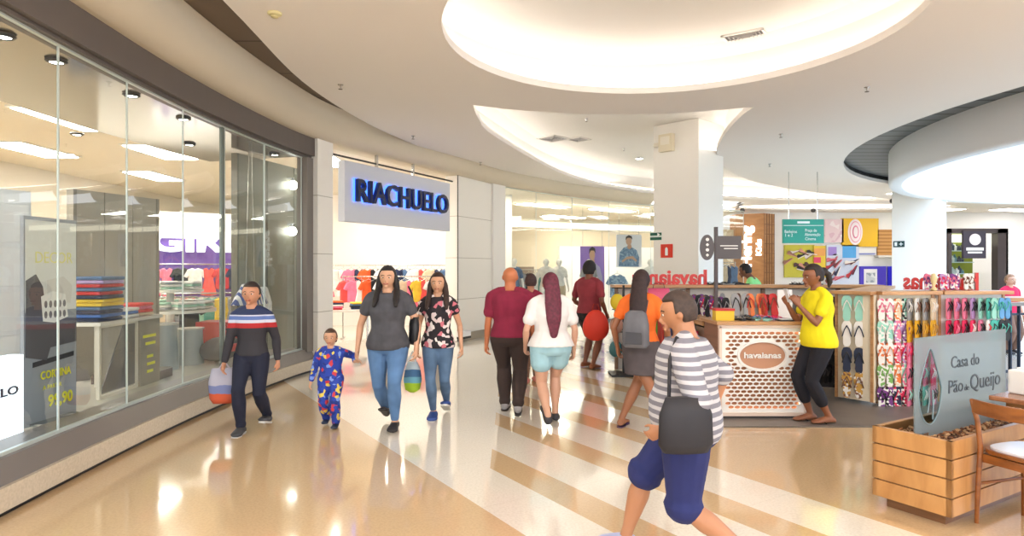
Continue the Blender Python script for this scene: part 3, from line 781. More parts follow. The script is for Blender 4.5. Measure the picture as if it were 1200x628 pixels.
# side counter going back ---------------------------------------------------
sc_ = thing('side_counter', 'long wooden side counter running back from the lit front counter', 'counter', (2.40, 8.40, 0))
b = MB(); b.box((0, 0, .44), (.5, 2.5, .88)); b.build('body', wood('grey_brown', (118, 98, 82), (140, 118, 98), (1, 1, 6)), sc_)
b = MB(); b.box((0, 0, .93), (.56, 2.54, .05)); b.build('countertop', OAK, sc_, bevel=.004)
b = MB(); b.box((-.27, 0, .62), (.03, 2.4, .02)); b.box((-.27, 0, .4), (.03, 2.4, .02)); b.build('shelf_rail', DKGREY, sc_)
# back shelf wall -----------------------------------------------------------
bs = thing('back_display_wall', 'low display wall at the back of the kiosk with a wooden top ledge', 'display wall', (3.6, 9.9, 0))
b = MB(); b.box((0, 0, .62), (4.0, .12, 1.24)); b.build('panel', mat('back_panel', (206, 202, 196), .6), bs)
b = MB(); b.box((0, 0, 1.27), (4.1, .42, .045)); b.build('top_ledge', OAK, bs)
b = MB()
for x in (-2, -.9, .25, 1.4, 2.0): b.box((x, -.08, .62), (.05, .05, 1.24))
b.build('upright', mat('upright_brown', (130, 104, 84), .5), bs)
# right display walls (angled ledge towards us)
def board(name, label, a, c, z0, z1, m, ledge=True, th=.06, lw=.34):
    a = V(a); c = V(c); mid = (a+c)/2; d = c-a; L = d.length; ang = math.atan2(d.y, d.x)
    t = thing(name, label, 'display wall', (mid.x, mid.y, 0), ang)
    b = MB(); b.box((0, 0, (z0+z1)/2), (L, th, z1-z0)); b.build('panel', m, t)
    if ledge:
        b = MB(); b.box((0, .02, z1+.02), (L+.02, lw, .04)); b.build('top_ledge', OAK, t, bevel=.003)
    b = MB(); b.box((-L/2+.02, -.03, (z0+z1)/2), (.03, .03, z1-z0)); b.box((L/2-.02, -.03, (z0+z1)/2), (.03, .03, z1-z0)); b.build('edge_strip', OAK, t)
    return t
PD = board('slipper_rack', 'dark rack behind the woman in yellow hung with black flip-flops', (3.55, 7.95), (4.02, 7.75), .1, 1.2, mat('rack_dark', (44, 42, 44), .6), ledge=False)
PA = board('slipper_rack', 'narrow white end panel of the kiosk with four big pairs of flip-flops', (3.80, 7.50), (4.06, 7.15), .05, 1.25, CREAMP, lw=.3)
PB = board('slipper_rack', 'wide rack with five rows of colourful flip-flops left of the frosted screen', (4.08, 7.22), (4.80, 7.32), .03, 1.25, CREAMP)
PC = board('slipper_rack', 'white rack with pink and teal flip-flops seen above the frosted screen', (4.84, 7.32), (5.68, 7.42), .03, 1.25, mat('rack_white', (226, 226, 224), .5))
# ledge running behind from the rack to the back wall
b = MB(); b.prism([(3.95, 7.62), (4.3, 7.5), (5.75, 9.6), (5.4, 9.66)], 1.245, 1.285); o = b.build('ledge', OAK); tag(o, 'wooden ledge running back behind the racks towards the rear kiosk wall', 'ledge')
b = MB(); b.prism([(4.05, 7.7), (4.18, 7.66), (5.6, 9.6), (5.47, 9.62)], .0, 1.245); b2 = b.build('panel', CREAMP, o)
# ------------------------------------------------------------ flip-flops
SOLE = [(-.030, -.128), (0, -.135), (.030, -.128), (.046, -.095), (.050, -.05), (.040, .0), (.034, .045), (.037, .09), (.026, .125), (0, .135), (-.026, .125), (-.037, .09), (-.034, .045), (-.040, .0), (-.050, -.05), (-.046, -.095)]
def flip_pair(label, loc, rz, msole, mstrap, mprint=None, group=None, tilt=0, gap=.054, s=1.0, flat=False):
    """a pair hanging heel down on a card; faces -Y locally"""
    t = thing('flip_flops', label, 'flip-flops', loc, rz, group)
    for sx in (-1, 1):
        b = MB()
        if flat: b.slab([(sx*gap*s+x*s, -y*s) for x, y in SOLE], (0, 0, 0), (1, 0, 0), (0, 1, 0), .016)
        else: b.slab([(sx*gap*s+x*s, -y*s) for x, y in SOLE], (0, 0, 0), (1, 0, 0), (0, 0, 1), .016)
        so = b.build('sole', msole, t)
        b = MB(); f = (lambda x, y, h: (sx*gap*s+x*s, y*s, .016+h)) if flat else (lambda x, y, h: (sx*gap*s+x*s, -.016-h, y*s))
        # toe post up at y=.085, arms to y=-.02
        for q in (-1, 1): b.tube([f(0, .085, .004), f(q*.022, .045, .022), f(q*.042, -.025, .003)], .0055*s, n=6)
        b.build('strap', mstrap, so, True)
    return t
FC_ = dict(teal=(70, 176, 160), white=(232, 228, 222), navy=(30, 40, 66), gold=(196, 150, 70), pink=(228, 120, 150), hot=(224, 40, 90), black=(28, 28, 32), yellow=(222, 166, 30),
           lilac=(178, 140, 190), mint=(150, 208, 190), blue=(90, 150, 200), orange=(226, 120, 60), grey=(150, 150, 152), green=(120, 170, 90), red=(200, 40, 40), beige=(222, 200, 170), purple=(120, 60, 130), brown=(120, 80, 60))
def fm(n): return mat('rubber_'+n, FC_[n], .55)
def fprint(a, c): return spots('print_%s_%s' % (a, c), [(0, FC_[a]), (.5, FC_[c]), (.75, FC_['white'])], 38)
def on(board_, x, z, y=-.05):
    M = Matrix.Translation(board_.location) @ Matrix.Rotation(board_.rotation_euler.z, 4, 'Z'); return M @ V((x, y, z))
for i, (a, st, z, lb) in enumerate((('mint', 'teal', 1.09, 'mint green flip-flops with pale straps, top of the four on the narrow end panel'), ('white', 'navy', .80, 'white and blue flip-flops with navy straps, second of four on the end panel'), ('navy', 'black', .50, 'dark navy flip-flops, third from the top on the narrow end panel'), ('orange', 'brown', .22, 'gold and brown flip-flops at the bottom of the narrow end panel'))):
    p = on(PA, 0, z, -.06)
    flip_pair(lb, p, PA.rotation_euler.z*.5, fm(a) if i != 3 else fprint('gold', 'brown'), fm(st) if i != 0 else fm('white'), gap=.056, s=1.1, group='pairs on the narrow end panel')
ordn = ['first', 'second', 'third', 'fourth', 'fifth', 'sixth', 'seventh', 'eighth', 'ninth', 'tenth']
rows_ = ['top', 'second', 'middle', 'fourth', 'bottom']
pal = [[('white', 'pink', 'p'), ('beige', 'orange', 'p'), ('mint', 'black', 'p'), ('grey', 'white', ''), ('white', 'brown', ''), ('grey', 'brown', ''), ('beige', 'white', '')],
       [('mint', 'white', 'p'), ('pink', 'lilac', 'p'), ('lilac', 'purple', 'p'), ('yellow', 'yellow', ''), ('yellow', 'black', ''), ('gold', 'yellow', ''), ('yellow', 'gold', '')],
       [('white', 'orange', 'p'), ('pink', 'red', 'p'), ('hot', 'lilac', 'p'), ('pink', 'hot', ''), ('pink', 'white', ''), ('hot', 'pink', ''), ('pink', 'lilac', '')],
       [('green', 'white', 'p'), ('orange', 'beige', 'p'), ('mint', 'pink', 'p'), ('pink', 'black', ''), ('white', 'hot', ''), ('pink', 'mint', ''), ('hot', 'white', '')],
       [('purple', 'black', 'p'), ('navy', 'hot', 'p'), ('hot', 'black', 'p'), ('pink', 'mint', ''), ('mint', 'black', ''), ('teal', 'white', ''), ('pink', 'black', '')]]
for r in range(5):
    for c in range(7):
        a, st, k = pal[r][c]
        p = on(PB, -.30+.098*c, 1.085-.245*r, -.10)
        flip_pair('%s flip-flops with %s straps, wide rack, %s row, %s from left' % (('printed ' if k else '')+a, st, rows_[r], ordn[c]), p, PB.rotation_euler.z+(-.2 if c < 3 else .6), fprint(a, st) if k else fm(a), fm(st), gap=.046, s=.95, group='flip-flops on the wide rack')
pal2 = [[('pink', 'black'), ('pink', 'lilac'), ('pink', 'black'), ('lilac', 'black'), ('mint', 'black'), ('teal', 'black'), ('mint', 'teal'), ('blue', 'teal')],
        [('hot', 'black'), ('hot', 'pink'), ('hot', 'black'), ('hot', 'white'), ('pink', 'black'), ('white', 'red'), ('teal', 'black'), ('black', 'teal')]]
for r in range(2):
    for c in range(8):
        a, st = pal2[r][c]; p = on(PC, -.35+.1*c, 1.09-.25*r, -.10)
        flip_pair('%s flip-flops with %s straps above the frosted screen, %s row, %s from left' % (a, st, ('upper', 'lower')[r], ordn[c]), p, PC.rotation_euler.z+(.6 if c < 6 else .1), fm(a), fm(st), gap=.046, s=.9, group='flip-flops above the frosted screen')
for r in range(4):
    for c in range(4):
        p = on(PD, -.17+.115*c, 1.05-.26*r, -.08)
        flip_pair('black flip-flops, %s from the left in the %s row of the dark rack' % (ordn[c], ('top', 'second', 'third', 'bottom')[r]), p, PD.rotation_euler.z+.8, fm('black'), mat('strap_dark_%d' % ((r+c) % 3), [(70, 80, 60), (60, 60, 90), (90, 84, 84)][(r+c) % 3], .5), gap=.044, s=.85, group='black flip-flops on the dark rack')
# ------------------------------------------------------------ goods on the counter
b = MB(); b.box((0, 0, 0), (.19, .13, .10)); bx_ = b.build('display_box', mat('box_yellow', (226, 190, 40), .4), loc=(X0+.09, YF+.18, 1.053)); tag(bx_, 'yellow box with a red top on the left end of the lit counter', 'box')
b = MB(); b.box((0, 0, .062), (.2, .14, .024)); b.build('lid', mat('lid_red', (190, 40, 34), .4), bx_)
gl = [((.30, .12), ('black', 'grey'), .2, 'black flip-flops lying on the lit counter beside the yellow box'), ((.42, .22), ('beige', 'black'), 1.2, 'beige flip-flops lying crosswise on the middle of the lit counter'),
      ((.50, .10), ('mint', 'blue'), -.5, 'mint flip-flops with blue straps at the front of the lit counter'), ((.66, .16), ('lilac', 'hot'), .7, 'lilac flip-flops with bright pink straps near the worker on the lit counter'),
      ((.60, .3), ('white', 'pink'), 1.4, 'white flip-flops with pink straps behind the others on the lit counter')]
for (dx, dy), (a, st), rz, lb in gl: flip_pair(lb, (X0+dx, YF+.08+dy, 1.004), rz, fm(a), fm(st), flat=True, gap=.055)
# larger stand of sandals leaning behind
def easel(label, x, y, z, a, st, rz=0, n=1):
    t = flip_pair(label, (x, y, z), rz, fm(a), fm(st), gap=.058); t.rotation_euler.x = -.3; return t
for i, (x, a, st, lb) in enumerate(((2.50, 'grey', 'black', 'grey flip-flops with black straps propped on the counter left of the pile'), (2.66, 'orange', 'red', 'orange flip-flops with red straps propped upright behind the counter pile'), (2.80, 'red', 'brown', 'dark red flip-flops propped upright on the counter nearest the worker'))):
    easel(lb, x, YF+.44, 1.004+.135, a, st)
b = MB(); b.box((0, 0, .16), (.16, .012, .3)); o = b.build('sign_card', mat('card_white', (238, 236, 236), .5), loc=(2.97, YF+.42, 1.004)); tag(o, 'white card standing on the counter in front of the woman in yellow', 'card'); 
b = MB(); b.box((0, .04, .006), (.14, .1, .012)); b.build('foot', WLAM, o)
b = MB(); b.box((0, 0, .007), (.22, .16, .014)); o = b.build('clipboard', DKGREY, loc=(2.86, YF+.09, 1.004)); tag(o, 'dark flat tray with papers on the right end of the lit counter', 'tray')
b = MB(); b.box((0, 0, .017), (.18, .13, .005)); b.build('paper', mat('paper', (240, 240, 236), .7), o)
# goods on the back wall ledge and posters on its panel
b = MB(); b.box((0, 0, 0), (.52, .02, .36)); o = b.build('product_poster', mat('poster_pale', (214, 208, 198), .5), loc=(3.35, 9.78, 1.02)); tag(o, 'pale poster with grey sandals on the rear kiosk wall left of the worker', 'poster')
for i, (x, c) in enumerate(((-.14, 'grey'), (.1, 'brown'))):
    b = MB(); b.slab([(x+px*1.1, py*1.1) for px, py in SOLE], (0, -.012, 0), (1, 0, 0), (0, 0, 1), .004); b.build('printed_sandal', fm(c), o)
for i in range(5):
    flip_pair('dark red flip-flops hanging on the rear kiosk wall, %s from the left' % ordn[i], (3.78+.1*i, 9.76, 1.02), .9, fm('red' if i % 2 else 'brown'), fm('black'), gap=.046, s=.95, group='red flip-flops on the rear kiosk wall')
for i in range(3):
    flip_pair('black flip-flops on the rear kiosk wall behind the white card, %s from the left' % ordn[i], (4.4+.14*i, 9.76, .98), .3, fm('black'), fm('grey'), gap=.05, group='black flip-flops on the rear kiosk wall')
for i, (x, c) in enumerate(((2.9, 'black'), (3.1, 'grey'), (3.3, 'black'), (4.2, 'black'), (4.45, 'navy'))):
    flip_pair('%s sandals lying on the rear ledge, %s from the left' % (c, ordn[i]), (x+.2, 9.85, 1.295), .3+i*.7, fm(c), fm('black'), flat=True, group='sandals on the rear ledge')
# mirrored standing letters (they face the other side)
REDL = mat('red_letter', (214, 40, 34), .35)
def rev_sign(label, a, c, z, size, depth):
    a = V(a); c = V(c); d = c-a; L = d.length; mid = (a+c)/2; ang = math.atan2(d.y, d.x)
    t = thing('havaianas_sign' if 0 else 'letter_sign', label, 'sign', (mid.x, mid.y, z), ang)
    M = frame((0, 0, size*.36), (-1, 0, 0)) 
    text('havaianas', 'lettering', size, depth, REDL, M, t, bold=size*.03, width=L)
    b = MB(); b.box((0, 0, .004), (L, max(depth, .03), .008)); b.build('base_bar', REDL, t)
    return t
rev_sign('red standing letters seen from behind in front of the left column', (1.85, 9.85), (3.0, 9.85), 1.293, .30, .03)
rev_sign('red standing letters seen from behind below the right column', (4.83, 7.9), (5.5, 7.55), 1.286, .27, .09)
# props for the right sign: pink printed slippers in front
for i, (u, a, st) in enumerate(((1086, 'pink', 'purple'), (1104, 'lilac', 'hot'), (1116, 'purple', 'pink'), (1132, 'white', 'brown'))):
    Y = 7.45; t = flip_pair('%s and %s printed slippers before the right red letters, %s from left' % (a, st, ordn[i]), (xx(u, Y), Y-.03, 1.292+.1), .1, fprint(a, st), fm(st), s=.7, gap=.04); 
b = MB(); b.lathe((0, 0, 0), [(.03, 0), (.035, .02), (.012, .05), (.03, .11), (.036, .15), (.02, .19), (.004, .2)], 14); o = b.build('figurine', mat('fig_yellow', (220, 200, 150), .5), loc=(xx(1091, 7.35), 7.30, 1.29), smooth=True); tag(o, 'small yellow and white bottle standing before the right red letters', 'bottle')
# small teal object on the letters' ledge
# post with two dark signs ------------------------------------------------
Yp = 6.95; xp = xx(839, Yp)
sp_ = thing('sign_post', 'slim dark post carrying an oval and a square grey sign at the counter corner', 'sign post', (xp, Yp, .955))
b = MB(); b.box((0, 0, .52), (.035, .035, 1.04)); b.box((0, 0, .01), (.16, .16, .02)); b.build('pole', mat('post_brown', (62, 50, 52), .4), sp_)
SG = mat('sign_charcoal', (78, 72, 74), .5)
b = MB(); zc = zz(290, Yp)-.955; b.slab([(.075*math.cos(2*PI*k/32), .138*math.sin(2*PI*k/32)) for k in range(32)], (xx(828, Yp)-xp-.005, -.02, zc), (1, 0, 0), (0, 0, 1), .02); ov = b.build('oval_sign', SG, sp_)
for i, ch in enumerate('LOJA'[:4]):
    pass
WT = mat('sign_white', (226, 224, 222), .5)
for i in range(4):
    b = MB(); b.slab([(xx(828, Yp)-xp-.005+.018*math.cos(a), zc+.085-.056*i+.018*math.sin(a)) for a in [2*PI*k/(12 if i % 2 == 0 else 4) for k in range(12 if i % 2 == 0 else 4)]], (0, -.045, 0), (1, 0, 0), (0, 0, 1), .004); b.build('glyph', WT, ov)
b = MB(); zc2 = zz(290, Yp)-.955; b.box((xx(853.5, Yp)-xp, -.01, zc2), (.27, .02, .25)); sq = b.build('square_sign', SG, sp_)
for k, (dx_, w_, dz_) in enumerate(((0, .19, .018), (.02, .15, -.012))):
    b = MB(); b.box((xx(853.5, Yp)-xp+dx_, -.024, zc2+dz_), (w_, .004, .010)); b.build('printed_line', WT, sq)
# goods on the side counter: coloured boxes, shelf of pouches, hats
its = [(772, 9.3, (224, 90, 130), .34, .3, 'large pink and yellow bag standing on the side counter behind the woman in orange'), (789, 8.6, (206, 212, 40), .16, .18, 'lime green pouch standing on the side counter'), (800, 8.3, (110, 130, 160), .16, .24, 'grey blue pouch standing on the side counter'), ]
for u, Y, c, w_, h_, lb in its:
    t = thing('pouch', lb, 'bag', (xx(u, Y) , Y, .957)); b = MB(); rs = [[V((math.cos(2*PI*k/16)*w_/2*f, math.sin(2*PI*k/16)*.05*g, z)) for k in range(16)] for z, f, g in ((0, .9, 1), (h_*.1, 1, 1.1), (h_*.7, .96, .8), (h_, .9, .25))]; b.rings(rs); b.build('pouch_body', cm(c, .5), t, True)
    b = MB(); b.tube([(-w_*.25, 0, h_), (-w_*.2, 0, h_+.07), (w_*.2, 0, h_+.07), (w_*.25, 0, h_)], .006, n=6); b.build('handle', DKGREY, t, True)
for i in range(6):
    Y = 8.35-.19*i; t = flip_pair('%s flip-flops upright on the side counter, %s from the back' % (('dark patterned', 'black and grey')[i % 2], ordn[i]), (2.42, Y, .957+.125), .25, fprint('purple', 'brown') if i % 2 == 0 else fm('black'), fm(('hot', 'grey')[i % 2]), s=.95, group='upright flip-flops on the side counter')
for i, (c, nm) in enumerate((((90, 180, 60), 'green'), ((200, 60, 50), 'red'), ((60, 100, 160), 'blue'), ((90, 60, 70), 'dark plum'), ((40, 120, 90), 'bottle green'), ((180, 50, 80), 'crimson'))):
    t = thing('pouch', '%s slipper bag hanging on the side of the side counter, %s from the back' % (nm, ordn[i]), 'bag', (2.115, 9.45-.4*i, .45), 0, 'slipper bags on the side counter'); b = MB(); b.box((-.005, 0, .2), (.04, .3, .36)); b.build('bag_body', cm(c, .5), t, bevel=.012); b = MB(); b.tube([(0, -.06, .38), (0, -.05, .43), (0, .05, .43), (0, .06, .38)], .005, n=6); b.build('handle', DKGREY, t)
# slim stand with hanging bags left of the kiosk
sx_, sy_ = 1.62, 9.3
st = thing('hanging_stand', 'slim black stand with hooks at the far left corner of the kiosk', 'stand', (sx_, sy_, 0))
b = MB(); b.box((0, 0, .66), (.03, .03, 1.28)); b.box((0, 0, .012), (.4, .4, .024))
b.build('pole', BLACK, st)
b = MB()
for z in (1.26, .95, .62): b.tube([(-.16, 0, z), (.16, 0, z)], .008, n=6)
b.build('hook_bar', BLACK, st)
hb = [(-.1, 1.06, (224, 196, 40), 'yellow and black pouch hanging at the top left of the slim stand'), (.1, 1.04, (40, 40, 44), 'black pouch hanging at the top right of the slim stand'), (-.11, .72, (168, 130, 116), 'dusty pink bag hanging midway on the slim stand'), (.1, .7, (120, 90, 90), 'brown bag hanging midway right on the slim stand'), (-.12, .38, (50, 100, 104), 'teal bag hanging low on the slim stand'), (.08, .36, (46, 38, 40), 'black bag hanging lowest on the slim stand')]
for x, z, c, lb in hb:
    t = thing('pouch', lb, 'bag', (sx_+x, sy_-.05, z)); b = MB(); b.ell((0, 0, .0), (.1, .05, .12), 14, 10); b.build('bag_body', cm(c, .6), t, True)
    b = MB(); b.tube([(-.03, 0, .1), (0, .03, .19), (.03, 0, .1)], .005, n=6); b.build('handle', BLACK, t)
# ------------------------------------------------------------ right part of the kiosk: lower counter and balustrade
rc = thing('back_counter', 'pale wooden counter end at the far right of the kiosk', 'counter', (6.5, 8.1, 0))
b = MB(); b.box((0, 0, 1.16), (1.5, .5, .045)); b.build('countertop', OAK, rc)
b = MB(); b.box((-.55, .05, .57), (.3, .36, 1.14)); b.build('pedestal', mat('ped_dark', (70, 66, 72), .5), rc)
bal = thing('balustrade', 'dark blue railing with upright bars along the void at the right edge', 'railing', (6.6, 8.9, 0), .25)
b = MB(); b.box((0, 0, 1.04), (3.2, .06, .05)); b.build('top_rail', mat('rail_steel', (150, 146, 144), .3, metal=.6), bal)
b = MB()
for i in range(19): b.box((-1.5+.16*i, 0, .52), (.022, .04, 1.0))
b.box((0, 0, .1), (3.2, .04, .04)); b.box((0, 0, .9), (3.2, .03, .03)); b.build('bars', mat('rail_navy', (34, 48, 70), .45), bal)
# ------------------------------------------------------------ cafe planter
d1 = V((.86, .51, 0)).normalized(); ang = math.atan2(d1.y, d1.x)
PL, PW, PH = 1.75, .47, .53
pc = V((2.36, 4.19, 0)); front = pc+V((d1.y, -d1.x, 0))*PW     # back-left, front-left corners
mid = pc+d1*PL/2+V((d1.y, -d1.x, 0))*PW/2
plt = thing('planter', 'long honey coloured wooden planter with horizontal grooves beside the cafe chair', 'planter', (mid.x, mid.y, 0), ang)
HONEY = wood('honey_veneer', (172, 120, 66), (200, 148, 90), (5, 5, 1.2), .35)
b = MB(); b.box((0, 0, .035), (PL-.12, PW-.12, .07)); b.build('plinth', wood('plinth_brown', (110, 72, 44), (130, 90, 58)), plt)
hb_ = (PH-.07)/4
for i in range(4):
    z = .07+hb_*i; b = MB()
    g = .010
    for (cx_, cy_, lx, ly) in ((0, -PW/2+.015, PL, .03), (0, PW/2-.015, PL, .03), (-PL/2+.015, 0, .03, PW), (PL/2-.015, 0, .03, PW)): b.box((cx_, cy_, z+(hb_-g)/2), (lx, ly, hb_-g))
    b.build('board', HONEY, plt)
b = MB()
for (cx_, cy_, lx, ly) in ((0, -PW/2+.022, PL-.01, .02), (0, PW/2-.022, PL-.01, .02), (-PL/2+.022, 0, .02, PW-.01), (PL/2-.022, 0, .02, PW-.01)): b.box((cx_, cy_, PH/2+.03), (lx, ly, PH-.09))
b.build('liner', wood('groove', (120, 80, 44), (136, 96, 58)), plt)
b = MB(); b.box((0, 0, PH-.085), (PL-.05, PW-.05, .02)); b.build('soil', mat('soil', (96, 66, 44), .9, var=.4, vscale=60, bump=.6, bscale=80), plt)
rnd = random.Random(3); b = MB(); cb = 0
CH = [mat('bark_%d' % i, c, .85) for i, c in enumerate(((150, 96, 60), (96, 60, 40), (180, 140, 100)))]
for i in range(1500):
    b.cur = rnd.randrange(3); x = rnd.uniform(-PL/2+.04, PL/2-.04); y = rnd.uniform(-PW/2+.04, PW/2-.04); s_ = rnd.uniform(.008, .018)
    b.box((x, y, PH-.068+rnd.uniform(0, .012)), (s_*1.6, s_, s_*.6), rnd.uniform(0, 3), rnd.uniform(-.5, .5), rnd.uniform(-.5, .5))
bk = b.build('bark_chips', CH, plt); bk['kind'] = 'stuff'
# frosted screen
g0 = pc+V((d1.y, -d1.x, 0))*PW/2+d1*.05
SL, SH = 1.22, .65
sn = thing('glass_screen', 'frosted glass screen with dark lettering standing in the wooden planter', 'glass screen', (g0.x+d1.x*SL/2, g0.y+d1.y*SL/2, PH-.07), ang)
FG = glassmat('frosted_glass', (206, 218, 224), boost=.7, frost=.45, fcol=(186, 198, 204))
CG = glassmat('clear_logo', (214, 228, 230), boost=.6)
# logo shape cut out (a clear drop beside the words)
drop = [(-.43+.14*math.sin(a)*(1.0 if math.cos(a) < 0 else 1.0-.6*math.cos(a)), .31+.24*math.cos(a)*(.92 if math.cos(a) < 0 else 1.1)) for a in [2*PI*k/40 for k in range(40)]]
pn = plate('pane', [[(-SL/2, .0), (SL/2, .0), (SL/2, SH), (-SL/2, SH)], drop], -.004, .004, FG, sn, Matrix.Rotation(PI/2, 4, 'X'))
LT = mat('screen_lettering', (66, 72, 80), .5)
b = MB(); b.slab(drop, (0, -.001, 0), (1, 0, 0), (0, 0, 1), .002); b.build('logo', CG, sn)
b = MB()
for a0, sc2 in ((0, 1.0),):
    ptsd = [V((-.43+(p[0]+.43)*1.0, -.005, p[1])) for p in drop]
    b.tube(ptsd+[ptsd[0]], .004, n=6, caps=False)
b.tube([(-.40, -.005, .12), (-.395, -.005, .2), (-.40, -.005, .3)], .005, n=6); b.tube([(-.395, -.005, .2), (-.375, -.005, .24)], .004, n=6); b.tube([(-.46, -.005, .17), (-.44, -.005, .24), (-.45, -.005, .32)], .004, n=6)
b.build('logo_outline', mat('logo_line', (120, 140, 146), .5), sn)
text('Casa do', 'lettering', .115, .003, LT, frame((.02, -.007, .46), (1, 0, 0)), sn, width=.38, align='CENTER')
text('Pão', 'lettering', .125, .003, LT, frame((-.11, -.007, .30), (1, 0, 0)), sn, width=.19)
text('de', 'lettering', .06, .003, LT, frame((.035, -.007, .28), (1, 0, 0)), sn, width=.06)
text('Queijo', 'lettering', .15, .003, LT, frame((.30, -.007, .305), (1, 0, 0)), sn, width=.43)
b = MB()
b = MB(); b.box((-.5, 0, .02), (.06, .03, .05)); b.build('clamp', CHROME, sn)
b = MB(); b.box((.5, 0, .02), (.06, .03, .05)); b.build('clamp', CHROME, sn)
# ------------------------------------------------------------ chair
CW = wood('chair_wood', (118, 66, 28), (150, 90, 40), (3, 3, 10), .28)
fd = V((.94, .34, 0)).normalized(); ca = math.atan2(fd.y, fd.x)
RB = V((2.83, 3.90, 0)); sd = V((fd.y, -fd.x, 0))   # towards camera-right
cen = RB+sd*.2+fd*.2
ch = thing('cafe_chair', 'brown bentwood cafe chair with a pale seat beside the wooden planter', 'chair', (cen.x, cen.y, 0), ca)
SD, SWd = .4, .40
# local: +x = forward, +y = left(away), -y = towards the camera
for sy in (1, -1):
    b = MB(); b.tube([(-.205, sy*.195, 0), (-.20, sy*.19, .22), (-.185, sy*.185, .46), (-.205, sy*.19, .62), (-.24, sy*.2, .745)], [.014, .017, .019, .017, .014], n=10, flat=.8); b.build('leg', CW, ch, True)
    b = MB(); b.tube([(.19, sy*.175, 0), (.18, sy*.165, .43)], [.013, .018], n=10); b.build('leg', CW, ch, True)
b = MB(); rs = []
def arc(z, h, dx=0, bow=.05):
    return [V((-.245+dx-bow*math.cos(PI*(k/14-.5)), .2-.4*k/14, z)) for k in range(15)]
b.bar((0, 0, 0), (0, 0, .001), .001, .001); b = MB()
def rail(zc, h, th, dx, bow):
    b = MB(); cs = []
    for p in arc(zc, h, dx, bow): cs.append([p+V((0, 0, -h/2)), p+V((th, 0, -h/2)), p+V((th, 0, h/2)), p+V((0, 0, h/2))])
    b.rings(cs); return b
rail(.715, .085, .018, 0, .045).build('backrest_rail', CW, ch, bevel=.006)
b = MB(); seatp = [(.21*math.copysign(abs(math.cos(a))**.6, math.cos(a)), .205*math.copysign(abs(math.sin(a))**.6, math.sin(a))) for a in [2*PI*k/36 for k in range(36)]]
b.prism(seatp, .435, .458); b.build('seat_frame', CW, ch, bevel=.004)
b = MB(); b.prism([(x*.9, y*.9) for x, y in seatp], .457, .474); b.build('seat', mat('seat_pale', (214, 214, 220), .25), ch, bevel=.004)
b = MB(); b.box((0, .17, .40), (.36, .02, .05)); b.box((0, -.17, .40), (.36, .02, .05)); b.box((.175, 0, .40), (.02, .33, .05)); b.box((-.18, 0, .40), (.02, .34, .05)); b.build('apron', CW, ch)
for (p, q) in (((-.2, .19, .24), (.185, .17, .24)), ((-.2, -.19, .24), (.185, -.17, .24)), ((.185, .17, .17), (.185, -.17, .17))):
    b = MB(); b.tube([p, q], .010, n=8); b.build('stretcher', CW, ch, True)
# table and napkin holder
Yt = 3.87; tx = 3.50
tb = thing('cafe_table', 'brown topped cafe table at the right edge behind the chair', 'table', (tx, Yt, 0), ang)
b = MB(); b.box((0, 0, .74), (.76, .76, .03)); b.build('tabletop', wood('table_top', (132, 84, 54), (158, 108, 76), (2, 8, 2), .2), tb, bevel=.006)
b = MB(); b.cyl((0, 0, .02), .03, .71, 16); b.build('pedestal', DKGREY, tb, 'auto')
b = MB(); b.lathe((0, 0, 0), [(.2, 0), (.2, .012), (.05, .035), (.03, .05)], 28); b.build('foot', DKGREY, tb, 'auto')
nx = xx(1200, 4.3); nb_ = thing('napkin_holder', 'white napkin box with a small emblem on the cafe table', 'napkin box', (3.27, 4.05, .755), .3)
b = MB(); b.box((0, 0, .075), (.19, .13, .15)); b.build('box', WLAM, nb_, bevel=.01)
b = MB(); b.slab([(.025*math.cos(2*PI*k/20), .03*math.sin(2*PI*k/20)) for k in range(20)], (-.02, -.066, .075), (1, 0, 0), (0, 0, 1), .002); b.build('emblem', mat('emblem_green', (150, 160, 120), .5), nb_)
b = MB(); b.box((0, 0, .155), (.12, .06, .02)); b.build('napkins', mat('napkin', (245, 245, 245), .9), nb_)
